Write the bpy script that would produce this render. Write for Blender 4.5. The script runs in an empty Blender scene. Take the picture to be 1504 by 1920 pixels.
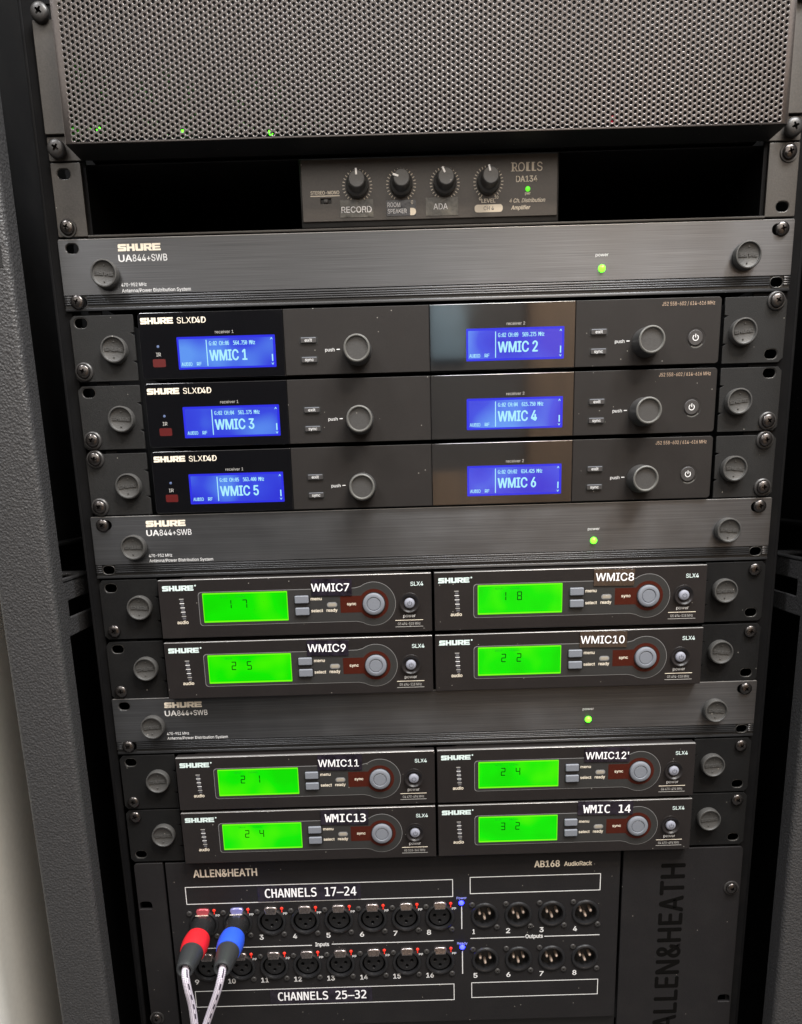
import bpy, math, random, os
from mathutils import Matrix, Vector

sc = bpy.context.scene
random.seed(4)
R = math.radians
MM = 0.001
U = 44.45

# ---------------------------------------------------------------- camera
cd = bpy.data.cameras.new("camera")
cam = bpy.data.objects.new("camera", cd)
sc.collection.objects.link(cam)
sc.camera = cam
cd.sensor_fit = 'HORIZONTAL'
cd.sensor_width = 36.0
cd.lens = 1550.0 / 1504.0 * 36.0
cd.shift_x = 6.98 / 1504.0
cd.shift_y = 328.44 / 1504.0
cd.clip_start = 0.02
cd.clip_end = 50
rm = Matrix(((0.999567, 0.0293845, -0.0014079), (-0.0086386, 0.247437, -0.9688655), (-0.0281212, 0.9684583, 0.2475837)))
cam.matrix_world = Matrix.Translation((-0.02864, -0.59723, -0.15604)) @ rm.to_4x4()

# ---------------------------------------------------------------- world and lamps
w = bpy.data.worlds.new("World"); sc.world = w; w.use_nodes = True
bg = w.node_tree.nodes["Background"]
bg.inputs[0].default_value = (1.0, 0.97, 0.95, 1)
bg.inputs[1].default_value = 0.22


def area(name, loc, target, sx, sy, power, color):
    l = bpy.data.lights.new(name, 'AREA'); l.shape = 'RECTANGLE'; l.size = sx; l.size_y = sy
    l.energy = power; l.color = color
    o = bpy.data.objects.new(name, l); sc.collection.objects.link(o)
    o.location = loc
    o.rotation_euler = (Vector(target) - Vector(loc)).to_track_quat('-Z', 'Y').to_euler()
    return o


area("ceiling_lamp", (-0.78, -0.62, 1.25), (-0.05, 0, -0.2), 0.28, 0.45, 17, (0.98, 0.98, 1.0))
area("ceiling_lamp", (0.78, -0.62, 1.25), (0.05, 0, -0.2), 0.28, 0.45, 28, (0.98, 0.99, 1.0))
area("ceiling_lamp", (0.22, -0.60, 1.22), (0.05, 0, -0.1), 0.40, 0.40, 23, (0.96, 0.98, 1.0))
area("fill_light", (0.0, -1.75, 0.85), (0, 0, -0.15), 2.6, 1.2, 25, (1.0, 0.94, 0.87))  # added soft front fill that lifts shadowed lettering, no actual fitting
area("door_fill_light", (0.55, -1.15, 1.40), (0.5, -2.0, -0.1), 0.5, 0.3, 55, (1.0, 0.88, 0.74))  # added light that brightens the door for its mirror image

sc.view_settings.view_transform = 'Standard'
sc.view_settings.look = 'None'
sc.view_settings.exposure = 0.0
sc.view_settings.gamma = 1.0
sc.cycles.max_bounces = 6
sc.cycles.use_denoising = True

# ---------------------------------------------------------------- materials
MATS = {}


def newmat(name):
    m = bpy.data.materials.new(name); m.use_nodes = True
    nt = m.node_tree
    return m, nt, nt.nodes["Principled BSDF"]


def coords(nt, scale=(1, 1, 1)):
    tc = nt.nodes.new('ShaderNodeTexCoord'); oi = nt.nodes.new('ShaderNodeObjectInfo')
    mu = nt.nodes.new('ShaderNodeMath'); mu.operation = 'MULTIPLY'; mu.inputs[1].default_value = 7.3
    nt.links.new(oi.outputs['Random'], mu.inputs[0])
    ad = nt.nodes.new('ShaderNodeVectorMath'); ad.operation = 'ADD'
    nt.links.new(tc.outputs['Object'], ad.inputs[0]); nt.links.new(mu.outputs[0], ad.inputs[1])
    mp = nt.nodes.new('ShaderNodeMapping'); mp.inputs['Scale'].default_value = scale
    nt.links.new(ad.outputs[0], mp.inputs['Vector'])
    return mp.outputs[0], ad.outputs[0]


def mat(name, color, rough=0.5, metal=0.0, grain=0.0, grain_scale=1500, bump=0.0, dust=0.0, coat=0.0,
        spec=0.5, streak=None, emit=None, emit_s=0.0, smudge=0.0, wrinkle=0.0, ior=None):
    if name in MATS:
        return MATS[name]
    m, nt, b = newmat(name)
    L = nt.links.new
    b.inputs['Base Color'].default_value = (*color, 1)
    b.inputs['Roughness'].default_value = rough
    b.inputs['Metallic'].default_value = metal
    b.inputs['Specular IOR Level'].default_value = spec
    b.inputs['Coat Weight'].default_value = coat
    if ior: b.inputs['IOR'].default_value = ior
    b.inputs['Coat Roughness'].default_value = 0.03
    if emit:
        b.inputs['Emission Color'].default_value = (*emit, 1)
        b.inputs['Emission Strength'].default_value = emit_s
    col = None; rgh = None; hgt = None
    v, raw = coords(nt)
    def noise(scale, detail=2.0, vec=v):
        n = nt.nodes.new('ShaderNodeTexNoise'); n.inputs['Scale'].default_value = scale
        n.inputs['Detail'].default_value = detail; L(vec, n.inputs['Vector']); return n.outputs['Fac']
    def ramp(fac, a, c, lo=0.0, hi=1.0):
        r = nt.nodes.new('ShaderNodeMapRange'); r.inputs[1].default_value = a; r.inputs[2].default_value = c
        r.inputs[3].default_value = lo; r.inputs[4].default_value = hi; L(fac, r.inputs[0]); return r.outputs[0]
    def mixc(fac, a, c):
        x = nt.nodes.new('ShaderNodeMix'); x.data_type = 'RGBA'
        if hasattr(fac, 'links'): L(fac, x.inputs[0])
        else: x.inputs[0].default_value = fac
        for i, q in ((6, a), (7, c)):
            if hasattr(q, 'links'): L(q, x.inputs[i])
            else: x.inputs[i].default_value = (*q, 1)
        return x.outputs[2]
    if grain:
        g = noise(grain_scale)
        f = ramp(g, 0.3, 0.7)
        col = mixc(f, tuple(c * (1 - grain) for c in color), tuple(c * (1 + grain) for c in color))
        hgt = g
    if streak:
        sx, sz, amt = streak
        sv, _ = coords(nt, (sx, 1.0, sz))
        g = noise(1.0, 3.0, sv)
        f = ramp(g, 0.3, 0.7)
        col = mixc(f, tuple(c * (1 - amt) for c in color), tuple(c * (1 + amt) for c in color))
        rgh = ramp(g, 0.3, 0.7, rough - 0.04, rough + 0.05)
        hgt = g
    if smudge:
        s = noise(22, 4.0)
        f = ramp(s, 0.42, 0.72, rough, rough + smudge)
        rgh = f
    if wrinkle:
        n1 = nt.nodes.new('ShaderNodeTexVoronoi'); n1.inputs['Scale'].default_value = grain_scale * 0.55
        L(v, n1.inputs['Vector'])
        hgt2 = noise(grain_scale * 0.8, 4.0)
        ad = nt.nodes.new('ShaderNodeMath'); ad.operation = 'ADD'
        L(n1.outputs['Distance'], ad.inputs[0]); L(hgt2, ad.inputs[1]); hgt = ad.outputs[0]
    if dust:
        vo = nt.nodes.new('ShaderNodeTexVoronoi'); vo.inputs['Scale'].default_value = 210
        L(raw, vo.inputs['Vector'])
        lt = nt.nodes.new('ShaderNodeMath'); lt.operation = 'LESS_THAN'; lt.inputs[1].default_value = 0.075
        L(vo.outputs['Distance'], lt.inputs[0])
        sep = nt.nodes.new('ShaderNodeSeparateColor'); L(vo.outputs['Color'], sep.inputs[0])
        gt = nt.nodes.new('ShaderNodeMath'); gt.operation = 'GREATER_THAN'; gt.inputs[1].default_value = 1 - dust
        L(sep.outputs[0], gt.inputs[0])
        mu = nt.nodes.new('ShaderNodeMath'); mu.operation = 'MULTIPLY'; L(lt.outputs[0], mu.inputs[0]); L(gt.outputs[0], mu.inputs[1])
        mu2 = nt.nodes.new('ShaderNodeMath'); mu2.operation = 'MULTIPLY'; L(mu.outputs[0], mu2.inputs[0]); mu2.inputs[1].default_value = 0.55
        # faint film of dust in clouds
        col = mixc(mu2.outputs[0], col if col is not None else color, (0.42, 0.40, 0.36))
        film = ramp(noise(45, 5.0), 0.45, 0.8, 0.0, 0.010)
        col = mixc(film, col, (0.30, 0.28, 0.25))
    if col is not None: L(col, b.inputs['Base Color'])
    if rgh is not None: L(rgh, b.inputs['Roughness'])
    if bump and hgt is not None:
        bp = nt.nodes.new('ShaderNodeBump'); bp.inputs['Strength'].default_value = bump
        bp.inputs['Distance'].default_value = 0.0004
        L(hgt, bp.inputs['Height']); L(bp.outputs[0], b.inputs['Normal'])
    if streak:
        b.inputs['Anisotropic'].default_value = 0.75
        tg = nt.nodes.new('ShaderNodeCombineXYZ'); tg.inputs[2].default_value = 1.0
        L(tg.outputs[0], b.inputs['Tangent'])
    MATS[name] = m
    return m


M_post = mat('post_paint', (0.040, 0.0395, 0.0405), 0.42, spec=0.42, grain=0.25, grain_scale=1050, bump=1.0, wrinkle=1)
M_frame = mat('frame_black', (0.005, 0.005, 0.0055), 0.75, spec=0.1, grain=0.2, grain_scale=1500, bump=0.2, dust=0.03)
M_rail = mat('rail_black', (0.004, 0.004, 0.0045), 0.7, spec=0.1, grain=0.2, dust=0.05)
M_ear = mat('powder_black', (0.0155, 0.0155, 0.0155), 0.5, spec=0.2, grain=0.25, grain_scale=1900, bump=0.35, dust=0.2)
M_earx = mat('ear_satin', (0.009, 0.009, 0.0092), 0.5, spec=0.10, grain=0.25, grain_scale=1700, bump=0.2, dust=0.16)
M_shelf = mat('shelf_steel', (0.048, 0.043, 0.038), 0.42, 0.15, grain=0.15, grain_scale=900, bump=0.15, dust=0.08, smudge=0.1)
M_mesh = mat('mesh_steel', (0.066, 0.058, 0.055), 0.26, 0.6, grain=0.1, grain_scale=700, bump=0.1)
M_brush = mat('brushed_black', (0.102, 0.103, 0.107), 0.33, 0.9, streak=(14.0, 4200.0, 0.26), bump=0.08, smudge=0.08)
M_groove = mat('groove_black', (0.012, 0.012, 0.012), 0.4)
M_cap = mat('cap_rubber', (0.048, 0.047, 0.045), 0.45, grain=0.15, grain_scale=1200, bump=0.25, dust=0.15)
M_screw = mat('screw_black_zinc', (0.085, 0.078, 0.075), 0.20, 0.9, grain=0.2, grain_scale=500, smudge=0.15)
M_washer = mat('washer_black', (0.040, 0.038, 0.037), 0.38, 0.2, grain=0.1, dust=0.05)
M_matte = mat('receiver_matte', (0.0180, 0.0160, 0.0152), 0.46, spec=0.22, grain=0.10, grain_scale=2200, bump=0.12, dust=0.22)
M_gloss = mat('receiver_gloss', (0.004, 0.004, 0.005), 0.05, smudge=0.05, ior=2.1)
M_slx = mat('receiver_satin', (0.0160, 0.0138, 0.0137), 0.36, 0.0, spec=0.28, grain=0.10, grain_scale=1500, bump=0.06, dust=0.18)
M_bezel = mat('bezel_satin', (0.028, 0.0275, 0.027), 0.38, spec=0.3, grain=0.08, dust=0.1)
M_bezel_edge = mat('bezel_edge', (0.20, 0.20, 0.20), 0.4)
M_black = mat('plain_black', (0.006, 0.006, 0.006), 0.5)
M_knob = mat('knob_rubber', (0.045, 0.044, 0.043), 0.45, grain=0.15, grain_scale=1600, bump=0.2, dust=0.12)
M_knobrim = mat('knob_rim', (0.11, 0.108, 0.10), 0.4, grain=0.08)
M_btn = mat('button_black', (0.040, 0.038, 0.038), 0.4)
M_grey = mat('button_grey', (0.165, 0.178, 0.205), 0.5, grain=0.05)
M_pwr = mat('button_pale', (0.24, 0.25, 0.30), 0.5)
M_symb = mat('print_grey', (0.08, 0.085, 0.10), 0.6)
M_white = mat('print_white', (0.70, 0.70, 0.70), 0.55)
M_cream = mat('print_cream', (0.80, 0.72, 0.59), 0.5)
M_mint = mat('print_mint', (0.62, 0.74, 0.72), 0.5)
M_dim = mat('print_dim', (0.36, 0.35, 0.33), 0.55)
M_tan = mat('print_tan', (0.40, 0.29, 0.21), 0.55)
M_red = mat('window_red', (0.085, 0.008, 0.008), 0.3)
M_sync = mat('sync_red', (0.052, 0.010, 0.006), 0.25, spec=0.25)
M_tape = mat('tape_gloss_black', (0.016, 0.013, 0.020), 0.16, grain=0.5, grain_scale=160, bump=0.5)
M_tapew = mat('tape_white', (0.90, 0.90, 0.92), 0.3, emit=(1, 1, 1), emit_s=0.0)
M_tape2 = mat('tape_gloss_brown', (0.02, 0.014, 0.012), 0.08, ior=2.6, grain=0.5, grain_scale=60, bump=0.08)
M_edge = mat('edge_highlight', (0.42, 0.41, 0.40), 0.32, 0.6)  # pale metal for painted highlights along upward-facing top edges
M_latchr = mat('latch_red_reflection', (0.55, 0.10, 0.12), 0.3, 0.6)  # silver latch with the red ring's reflection painted into its colour
M_latchb = mat('latch_blue_reflection', (0.30, 0.30, 0.62), 0.3, 0.6)  # same for the blue ring: reflection put into the latch colour
LATCHM = {}
M_lip = mat('slot_lip_metal', (0.085, 0.082, 0.078), 0.30, 0.6)
M_worn = mat('tape_worn', (0.085, 0.080, 0.066), 0.28, grain=0.55, grain_scale=260, bump=0.6)
M_amp = mat('amp_brown_black', (0.050, 0.042, 0.036), 0.4, grain=0.1, grain_scale=900, bump=0.1, dust=0.04)
M_ledw = mat('led_unlit', (0.09, 0.09, 0.10), 0.3)
M_lens = mat('lens_clear', (0.30, 0.27, 0.22), 0.15)
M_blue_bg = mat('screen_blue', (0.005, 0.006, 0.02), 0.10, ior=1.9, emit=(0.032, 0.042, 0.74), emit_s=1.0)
M_blue_edge = mat('screen_blue_edge', (0.01, 0.012, 0.03), 0.10, emit=(0.02, 0.02, 0.95), emit_s=0.80)
M_blue_tx = mat('screen_cyan', (0.02, 0.03, 0.04), 0.2, emit=(0.42, 0.88, 1.0), emit_s=0.95)
M_green = mat('screen_green', (0.004, 0.012, 0.0), 0.25, spec=0.3, emit=(0.006, 0.80, 0.0), emit_s=1.0)
M_green_e = mat('screen_green_edge', (0.01, 0.03, 0.0), 0.2, emit=(0.18, 0.95, 0.01), emit_s=1.0)
M_seg = mat('screen_segment', (0.0, 0.01, 0.0), 0.6, spec=0.1, emit=(0.0, 0.012, 0.0), emit_s=1.0)
M_segf = mat('screen_segment_faint', (0.0, 0.05, 0.0), 0.5, emit=(0.0, 0.38, 0.0), emit_s=1.0)
M_ledg = mat('led_green', (0.1, 0.3, 0.02), 0.3, emit=(0.06, 1.0, 0.010), emit_s=9.0)
M_ledg2 = mat('led_green_soft', (0.05, 0.3, 0.02), 0.3, emit=(0.12, 0.85, 0.02), emit_s=1.1)
M_ledb = mat('led_blue', (0.02, 0.02, 0.4), 0.3, emit=(0.012, 0.016, 1.0), emit_s=20.0)
M_ledr = mat('led_red', (0.5, 0.02, 0.01), 0.3, emit=(0.95, 0.04, 0.02), emit_s=0.7)
M_ledr2 = mat('led_red_dim', (0.3, 0.02, 0.01), 0.3, emit=(0.6, 0.02, 0.05), emit_s=0.5)
M_box = mat('stage_black', (0.0135, 0.0127, 0.0134), 0.5, spec=0.2, grain=0.2, grain_scale=1700, bump=0.2, dust=0.2)
M_boxdark = mat('stage_print_black', (0.0035, 0.0032, 0.003), 0.9, spec=0.05)
M_sock = mat('socket_black', (0.012, 0.012, 0.013), 0.3)
M_silver = mat('latch_silver', (0.36, 0.32, 0.31), 0.22, 0.9, grain=0.3, grain_scale=700)
M_gold = mat('pin_gold', (1.0, 0.80, 0.66), 0.28, 0.85)
M_plugred = mat('ring_red', (0.62, 0.012, 0.02), 0.5)
M_plugblue = mat('ring_blue', (0.02, 0.085, 0.66), 0.5)
M_boot = mat('boot_black', (0.028, 0.030, 0.032), 0.45, grain=0.1)
M_shell = mat('shell_black', (0.02, 0.02, 0.021), 0.25, 0.3)
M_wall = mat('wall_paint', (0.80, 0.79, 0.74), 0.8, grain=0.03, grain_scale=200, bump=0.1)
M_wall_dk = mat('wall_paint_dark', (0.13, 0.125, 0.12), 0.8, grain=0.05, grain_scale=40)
M_wood = mat('door_wood', (0.25, 0.165, 0.10), 0.5, streak=(60, 3, 0.25))


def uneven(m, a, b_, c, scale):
    """noise-varied glow: uneven green backlight, reflected wash painted on blue"""
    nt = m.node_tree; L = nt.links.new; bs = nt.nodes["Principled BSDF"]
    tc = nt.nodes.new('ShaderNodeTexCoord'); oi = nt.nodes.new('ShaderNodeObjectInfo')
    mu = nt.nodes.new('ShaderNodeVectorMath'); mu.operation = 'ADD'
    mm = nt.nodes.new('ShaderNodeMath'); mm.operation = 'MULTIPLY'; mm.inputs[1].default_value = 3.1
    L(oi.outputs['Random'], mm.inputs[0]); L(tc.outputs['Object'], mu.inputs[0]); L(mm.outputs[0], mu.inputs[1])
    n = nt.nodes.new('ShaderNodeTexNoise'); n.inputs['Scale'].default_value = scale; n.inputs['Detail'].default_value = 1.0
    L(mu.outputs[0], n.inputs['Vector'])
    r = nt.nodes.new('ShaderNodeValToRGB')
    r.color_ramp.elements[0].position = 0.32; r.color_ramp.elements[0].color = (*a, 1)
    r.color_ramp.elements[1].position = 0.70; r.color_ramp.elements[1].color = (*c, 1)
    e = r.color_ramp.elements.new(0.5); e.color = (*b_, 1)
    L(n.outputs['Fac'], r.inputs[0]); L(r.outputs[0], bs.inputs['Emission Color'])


uneven(M_blue_bg, (0.020, 0.018, 0.62), (0.035, 0.06, 0.72), (0.11, 0.30, 0.86), 26)  # pale reflected wash painted into the blue glow as noise
uneven(M_green, (0.0, 0.72, 0.0), (0.0, 0.82, 0.0), (0.06, 0.90, 0.0), 38)


def cordmat():
    m, nt, b = newmat('braided_cord'); L = nt.links.new
    tc = nt.nodes.new('ShaderNodeTexCoord')
    mp = nt.nodes.new('ShaderNodeMapping'); mp.inputs['Scale'].default_value = (1, 1, 1)
    L(tc.outputs['UV'], mp.inputs[0])
    sep = nt.nodes.new('ShaderNodeSeparateXYZ'); L(mp.outputs[0], sep.inputs[0])
    def mth(op, a, c=None):
        n = nt.nodes.new('ShaderNodeMath'); n.operation = op
        for i, q in ((0, a), (1, c)):
            if q is None: continue
            if hasattr(q, 'links'): L(q, n.inputs[i])
            else: n.inputs[i].default_value = q
        return n.outputs[0]
    u = mth('MULTIPLY', sep.outputs[0], 12.0); vv = mth('MULTIPLY', sep.outputs[1], 1.0)
    ck = nt.nodes.new('ShaderNodeTexChecker'); ck.inputs['Scale'].default_value = 1.0
    a = mth('ADD', u, vv); c = mth('SUBTRACT', u, vv)
    cb = nt.nodes.new('ShaderNodeCombineXYZ'); L(a, cb.inputs[0]); L(c, cb.inputs[1]); cb.inputs[2].default_value = 0.5
    L(cb.outputs[0], ck.inputs['Vector'])
    # black tracer dashes
    st = mth('FRACT', mth('MULTIPLY', sep.outputs[0], 3.0))
    band = mth('MULTIPLY', mth('GREATER_THAN', st, 0.38), mth('LESS_THAN', st, 0.56))
    ds = mth('LESS_THAN', mth('FRACT', mth('ADD', mth('MULTIPLY', vv, 0.12), mth('MULTIPLY', sep.outputs[0], 1.7))), 0.55)
    tr = mth('MULTIPLY', band, ds)
    m1 = nt.nodes.new('ShaderNodeMix'); m1.data_type = 'RGBA'
    m1.inputs[6].default_value = (0.34, 0.30, 0.38, 1); m1.inputs[7].default_value = (0.72, 0.68, 0.76, 1)
    L(ck.outputs['Fac'], m1.inputs[0])
    m2 = nt.nodes.new('ShaderNodeMix'); m2.data_type = 'RGBA'; L(m1.outputs[2], m2.inputs[6])
    m2.inputs[7].default_value = (0.02, 0.015, 0.03, 1); L(tr, m2.inputs[0])
    L(m2.outputs[2], b.inputs['Base Color']); b.inputs['Roughness'].default_value = 0.55
    bp = nt.nodes.new('ShaderNodeBump'); bp.inputs['Distance'].default_value = 0.0004; bp.inputs['Strength'].default_value = 0.6
    L(ck.outputs['Fac'], bp.inputs['Height']); L(bp.outputs[0], b.inputs['Normal'])
    return m


M_cord = cordmat()

# ---------------------------------------------------------------- geometry helpers (all sizes in mm)
CACHE = {}
FONTS = {}


def font(kind):
    if kind not in FONTS:
        FONTS[kind] = None
        fn = {'sans': 'Inter.woff2', 'mono': 'DejaVuSansMono.woff2'}.get(kind)
        if fn:
            try:
                FONTS[kind] = bpy.data.fonts.load(os.path.join(bpy.utils.resource_path('LOCAL'), 'datafiles', 'fonts', fn))
            except Exception:
                FONTS[kind] = None
    return FONTS[kind]


def to_mesh(cu, name, m, zshift=0.0, sx=1.0, sy=1.0, ox=0.0):
    """2D curve in mm, front on +z  ->  mesh facing -Y in metres; front face at y = 0"""
    o = bpy.data.objects.new(name, cu)
    me = bpy.data.meshes.new_from_object(o)
    bpy.data.objects.remove(o); bpy.data.curves.remove(cu)
    for v in me.vertices:
        x, y, z = v.co
        v.co = ((x * sx + ox) * MM, -(z - zshift) * MM, y * sy * MM)
    me.name = name
    me.materials.clear(); me.materials.append(m)
    return me


def slab(outline, holes=(), t=2.0, bev=0.3, m=None, name='plate', res=2):
    key = ('slab', tuple(outline), tuple(tuple(h) for h in holes), t, bev, m.name, res)
    if key in CACHE: return CACHE[key]
    cu = bpy.data.curves.new(name, 'CURVE'); cu.dimensions = '2D'; cu.fill_mode = 'BOTH'
    for pts in [outline] + list(holes):
        s = cu.splines.new('POLY'); s.points.add(len(pts) - 1); s.use_cyclic_u = True
        for p, q in zip(s.points, pts): p.co = (q[0], q[1], 0, 1)
    cu.extrude = max(t / 2 - bev, 0.001); cu.bevel_depth = bev; cu.bevel_resolution = res; cu.offset = -bev
    me = to_mesh(cu, name, m, t / 2)
    if bev > 0:
        me.shade_smooth() if hasattr(me, 'shade_smooth') else None
        try:
            me.set_sharp_from_angle(angle=R(35))
        except Exception:
            pass
    CACHE[key] = me
    return me


def rr(x0, z0, x1, z1, r=1.0, n=4, cut=None):
    """rounded rectangle, corners (x0,z0) to (x1,z1)"""
    if x0 > x1: x0, x1 = x1, x0
    if z0 > z1: z0, z1 = z1, z0
    out = []
    rs = [r] * 4 if not isinstance(r, (tuple, list)) else r   # order: BL, BR, TR, TL
    for i, (cx, cz, a0) in enumerate(((x0, z0, 180), (x1, z0, 270), (x1, z1, 0), (x0, z1, 90))):
        q = max(rs[i], 0.01)
        cx += q if i in (0, 3) else -q
        cz += q if i in (0, 1) else -q
        for k in range(n + 1):
            a = R(a0 + 90 * k / n)
            out.append((round(cx + q * math.cos(a), 4), round(cz + q * math.sin(a), 4)))
    return tuple(out)


def rrc(w_, h_, r=1.0, n=4): return rr(-w_ / 2, -h_ / 2, w_ / 2, h_ / 2, r, n)


def circ(cx, cz, r, n=32, a0=0): return tuple((round(cx + r * math.cos(2 * math.pi * k / n + a0), 4), round(cz + r * math.sin(2 * math.pi * k / n + a0), 4)) for k in range(n))


def lathe(prof, m, seg=40, name='turned', smooth=True):
    """profile of (radius, y) front to back; axis along Y, y negative is toward the camera"""
    key = ('lathe', tuple(prof), m.name, seg)
    if key in CACHE: return CACHE[key]
    vs = []; fs = []
    rows = []
    for r_, y in prof:
        if r_ < 1e-6:
            rows.append([len(vs)]); vs.append((0, y * MM, 0))
        else:
            rows.append(list(range(len(vs), len(vs) + seg)))
            for k in range(seg):
                a = 2 * math.pi * k / seg
                vs.append((r_ * MM * math.cos(a), y * MM, r_ * MM * math.sin(a)))
    for a, c in zip(rows, rows[1:]):
        for k in range(seg):
            k2 = (k + 1) % seg
            if len(a) == 1 and len(c) == 1: continue
            if len(a) == 1: fs.append((a[0], c[k], c[k2]))
            elif len(c) == 1: fs.append((a[k], c[0], a[k2]))
            else: fs.append((a[k], c[k], c[k2], a[k2]))
    me = bpy.data.meshes.new(name); me.from_pydata(vs, [], fs); me.update()
    import bmesh
    bm = bmesh.new(); bm.from_mesh(me); bmesh.ops.recalc_face_normals(bm, faces=bm.faces); bm.to_mesh(me); bm.free()
    me.materials.append(m)
    if smooth:
        me.shade_smooth(); me.set_sharp_from_angle(angle=R(38))
    CACHE[key] = me
    return me


def boxm(x0, y0, z0, x1, y1, z1, m, bev=0.0, name='box'):
    key = ('box', x0, y0, z0, x1, y1, z1, m.name, bev)
    if key in CACHE: return CACHE[key]
    import bmesh
    bm = bmesh.new()
    bmesh.ops.create_cube(bm, size=1)
    for v in bm.verts:
        v.co = (((x0 + x1) / 2 + v.co.x * (x1 - x0)) * MM, ((y0 + y1) / 2 + v.co.y * (y1 - y0)) * MM, ((z0 + z1) / 2 + v.co.z * (z1 - z0)) * MM)
    if bev:
        bmesh.ops.bevel(bm, geom=list(bm.edges), offset=bev * MM, segments=2, affect='EDGES', profile=0.5)
    me = bpy.data.meshes.new(name); bm.to_mesh(me); bm.free(); me.materials.append(m)
    if bev:
        me.shade_smooth(); me.set_sharp_from_angle(angle=R(50))
    CACHE[key] = me
    return me


def merge(meshes, name):
    import bmesh
    bm = bmesh.new()
    for me, off in meshes:
        t = me.copy(); t.transform(Matrix.Translation(Vector(off) * MM)); bm.from_mesh(t); bpy.data.meshes.remove(t)
    me = bpy.data.meshes.new(name); bm.to_mesh(me); bm.free()
    me.materials.append(meshes[0][0].materials[0])
    return me


def text(s, width=None, cap=3.0, m=None, bold=0.0, kind='sans', shear=0.0, align='L', th=0.06, space=1.0):
    """width = printed width in mm, cap = capital height in mm; origin on the base line, left end"""
    key = ('text', s, width, cap, m.name, bold, kind, shear, align, space)
    if key in CACHE: return CACHE[key]
    ch = cap_ratio(kind)
    def one(body, z=0.0):
        cu = bpy.data.curves.new('lettering', 'FONT')
        f = font(kind)
        if f: cu.font = f
        cu.body = body; cu.size = cap / ch; cu.extrude = th / 2; cu.shear = shear; cu.space_character = space
        cu.resolution_u = 3
        return cu
    o = bpy.data.objects.new('t', one(s))
    me0 = bpy.data.meshes.new_from_object(o); cu0 = o.data; bpy.data.objects.remove(o); bpy.data.curves.remove(cu0)
    xs0 = min(v.co.x for v in me0.vertices); xs1 = max(v.co.x for v in me0.vertices)
    bpy.data.meshes.remove(me0)
    grow = bold * cap * 1.6
    sx = ((width - grow) / (xs1 - xs0)) if width else 1.0
    ox = -xs0 * sx + grow / 2
    wid = (xs1 - xs0) * sx + grow
    if align == 'C': ox -= wid / 2
    if align == 'R': ox -= wid
    me = to_mesh(one(s), 'lettering', m, th / 2, sx, 1.0, ox)
    if bold > 0:
        n = 3 if bold < 0.04 else 4
        cs = []
        for k in range(n):
            d = -grow / 2 + grow * k / (n - 1)
            cs.append((me, (d, -0.008 * k, 0)))
        for k, d in enumerate((-0.3, 0.3)):
            cs.append((me, (0, -0.008 * (n + k), d * grow)))
        me = merge(cs, 'lettering')
    CACHE[key] = me
    return me


RATIO = {}


def cap_ratio(kind):
    if kind not in RATIO:
        cu = bpy.data.curves.new('r', 'FONT'); f = font(kind)
        if f: cu.font = f
        cu.body = 'H'; cu.size = 1.0
        o = bpy.data.objects.new('r', cu); me = bpy.data.meshes.new_from_object(o)
        RATIO[kind] = max(v.co.y for v in me.vertices) - min(v.co.y for v in me.vertices)
        bpy.data.objects.remove(o); bpy.data.meshes.remove(me); bpy.data.curves.remove(cu)
    return RATIO[kind]


LOGO = [
    (0.0, [[(0, 0), (1.15, 0), (1.3, .12), (1.3, .5), (1.15, .62), (.42, .62), (.42, .70), (1.3, .70), (1.3, 1), (.15, 1), (0, .88), (0, .5), (.15, .38), (.88, .38), (.88, .30), (0, .30)]]),
    (1.38, [[(0, 0), (.42, 0), (.42, .36), (.82, .36), (.82, 0), (1.24, 0), (1.24, 1), (.82, 1), (.82, .62), (.42, .62), (.42, 1), (0, 1)]]),
    (2.70, [[(0, 1), (0, .15), (.15, 0), (1.1, 0), (1.25, .15), (1.25, 1), (.83, 1), (.83, .28), (.42, .28), (.42, 1)]]),
    (3.93, [[(.08, 0), (.50, 0), (.50, .30), (.62, .30), (.92, 0), (1.42, 0), (1.10, .36), (1.34, .50), (1.34, .86), (1.2, 1), (.08, 1)], [(.50, .55), (.92, .55), (.92, .75), (.50, .75)]]),
    (5.32, [[(0, 0), (1.3, 0), (1.3, .25), (.42, .25), (.42, .375), (1.22, .375), (1.22, .625), (.42, .625), (.42, .75), (1.3, .75), (1.3, 1), (0, 1)]]),
]


def logo(width, cap, m, th=0.06, align='L'):
    key = ('logo', width, cap, m.name, th, align)
    if key in CACHE: return CACHE[key]
    cu = bpy.data.curves.new('l', 'CURVE'); cu.dimensions = '2D'; cu.fill_mode = 'BOTH'; cu.extrude = th / 2
    s_ = width / 6.62
    off = -width / 2 if align == 'C' else 0
    for x, loops in LOGO:
        for pts in loops:
            sp = cu.splines.new('POLY'); sp.points.add(len(pts) - 1); sp.use_cyclic_u = True
            for p, q in zip(sp.points, pts): p.co = ((x + q[0]) * s_ + off, q[1] * cap, 0, 1)
    me = to_mesh(cu, 'brand_lettering', m, th / 2)
    CACHE[key] = me
    return me


def frame_lines(x0, z0, x1, z1, t, m, th=0.05):
    key = ('fl', x0, z0, x1, z1, t, m.name)
    if key not in CACHE:
        CACHE[key] = slab(((x0, z0), (x1, z0), (x1, z1), (x0, z1)), [((x0 + t, z0 + t), (x1 - t, z0 + t), (x1 - t, z1 - t), (x0 + t, z1 - t))], th, 0.0, m, 'outline')
    return CACHE[key]


def thing(name, label, cat, loc=(0, 0, 0), group=None):
    o = bpy.data.objects.new(name, None); sc.collection.objects.link(o)
    o.empty_display_size = 0.01
    o.location = Vector(loc) * MM
    o['label'] = label; o['category'] = cat
    if group: o['group'] = group
    return o


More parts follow.
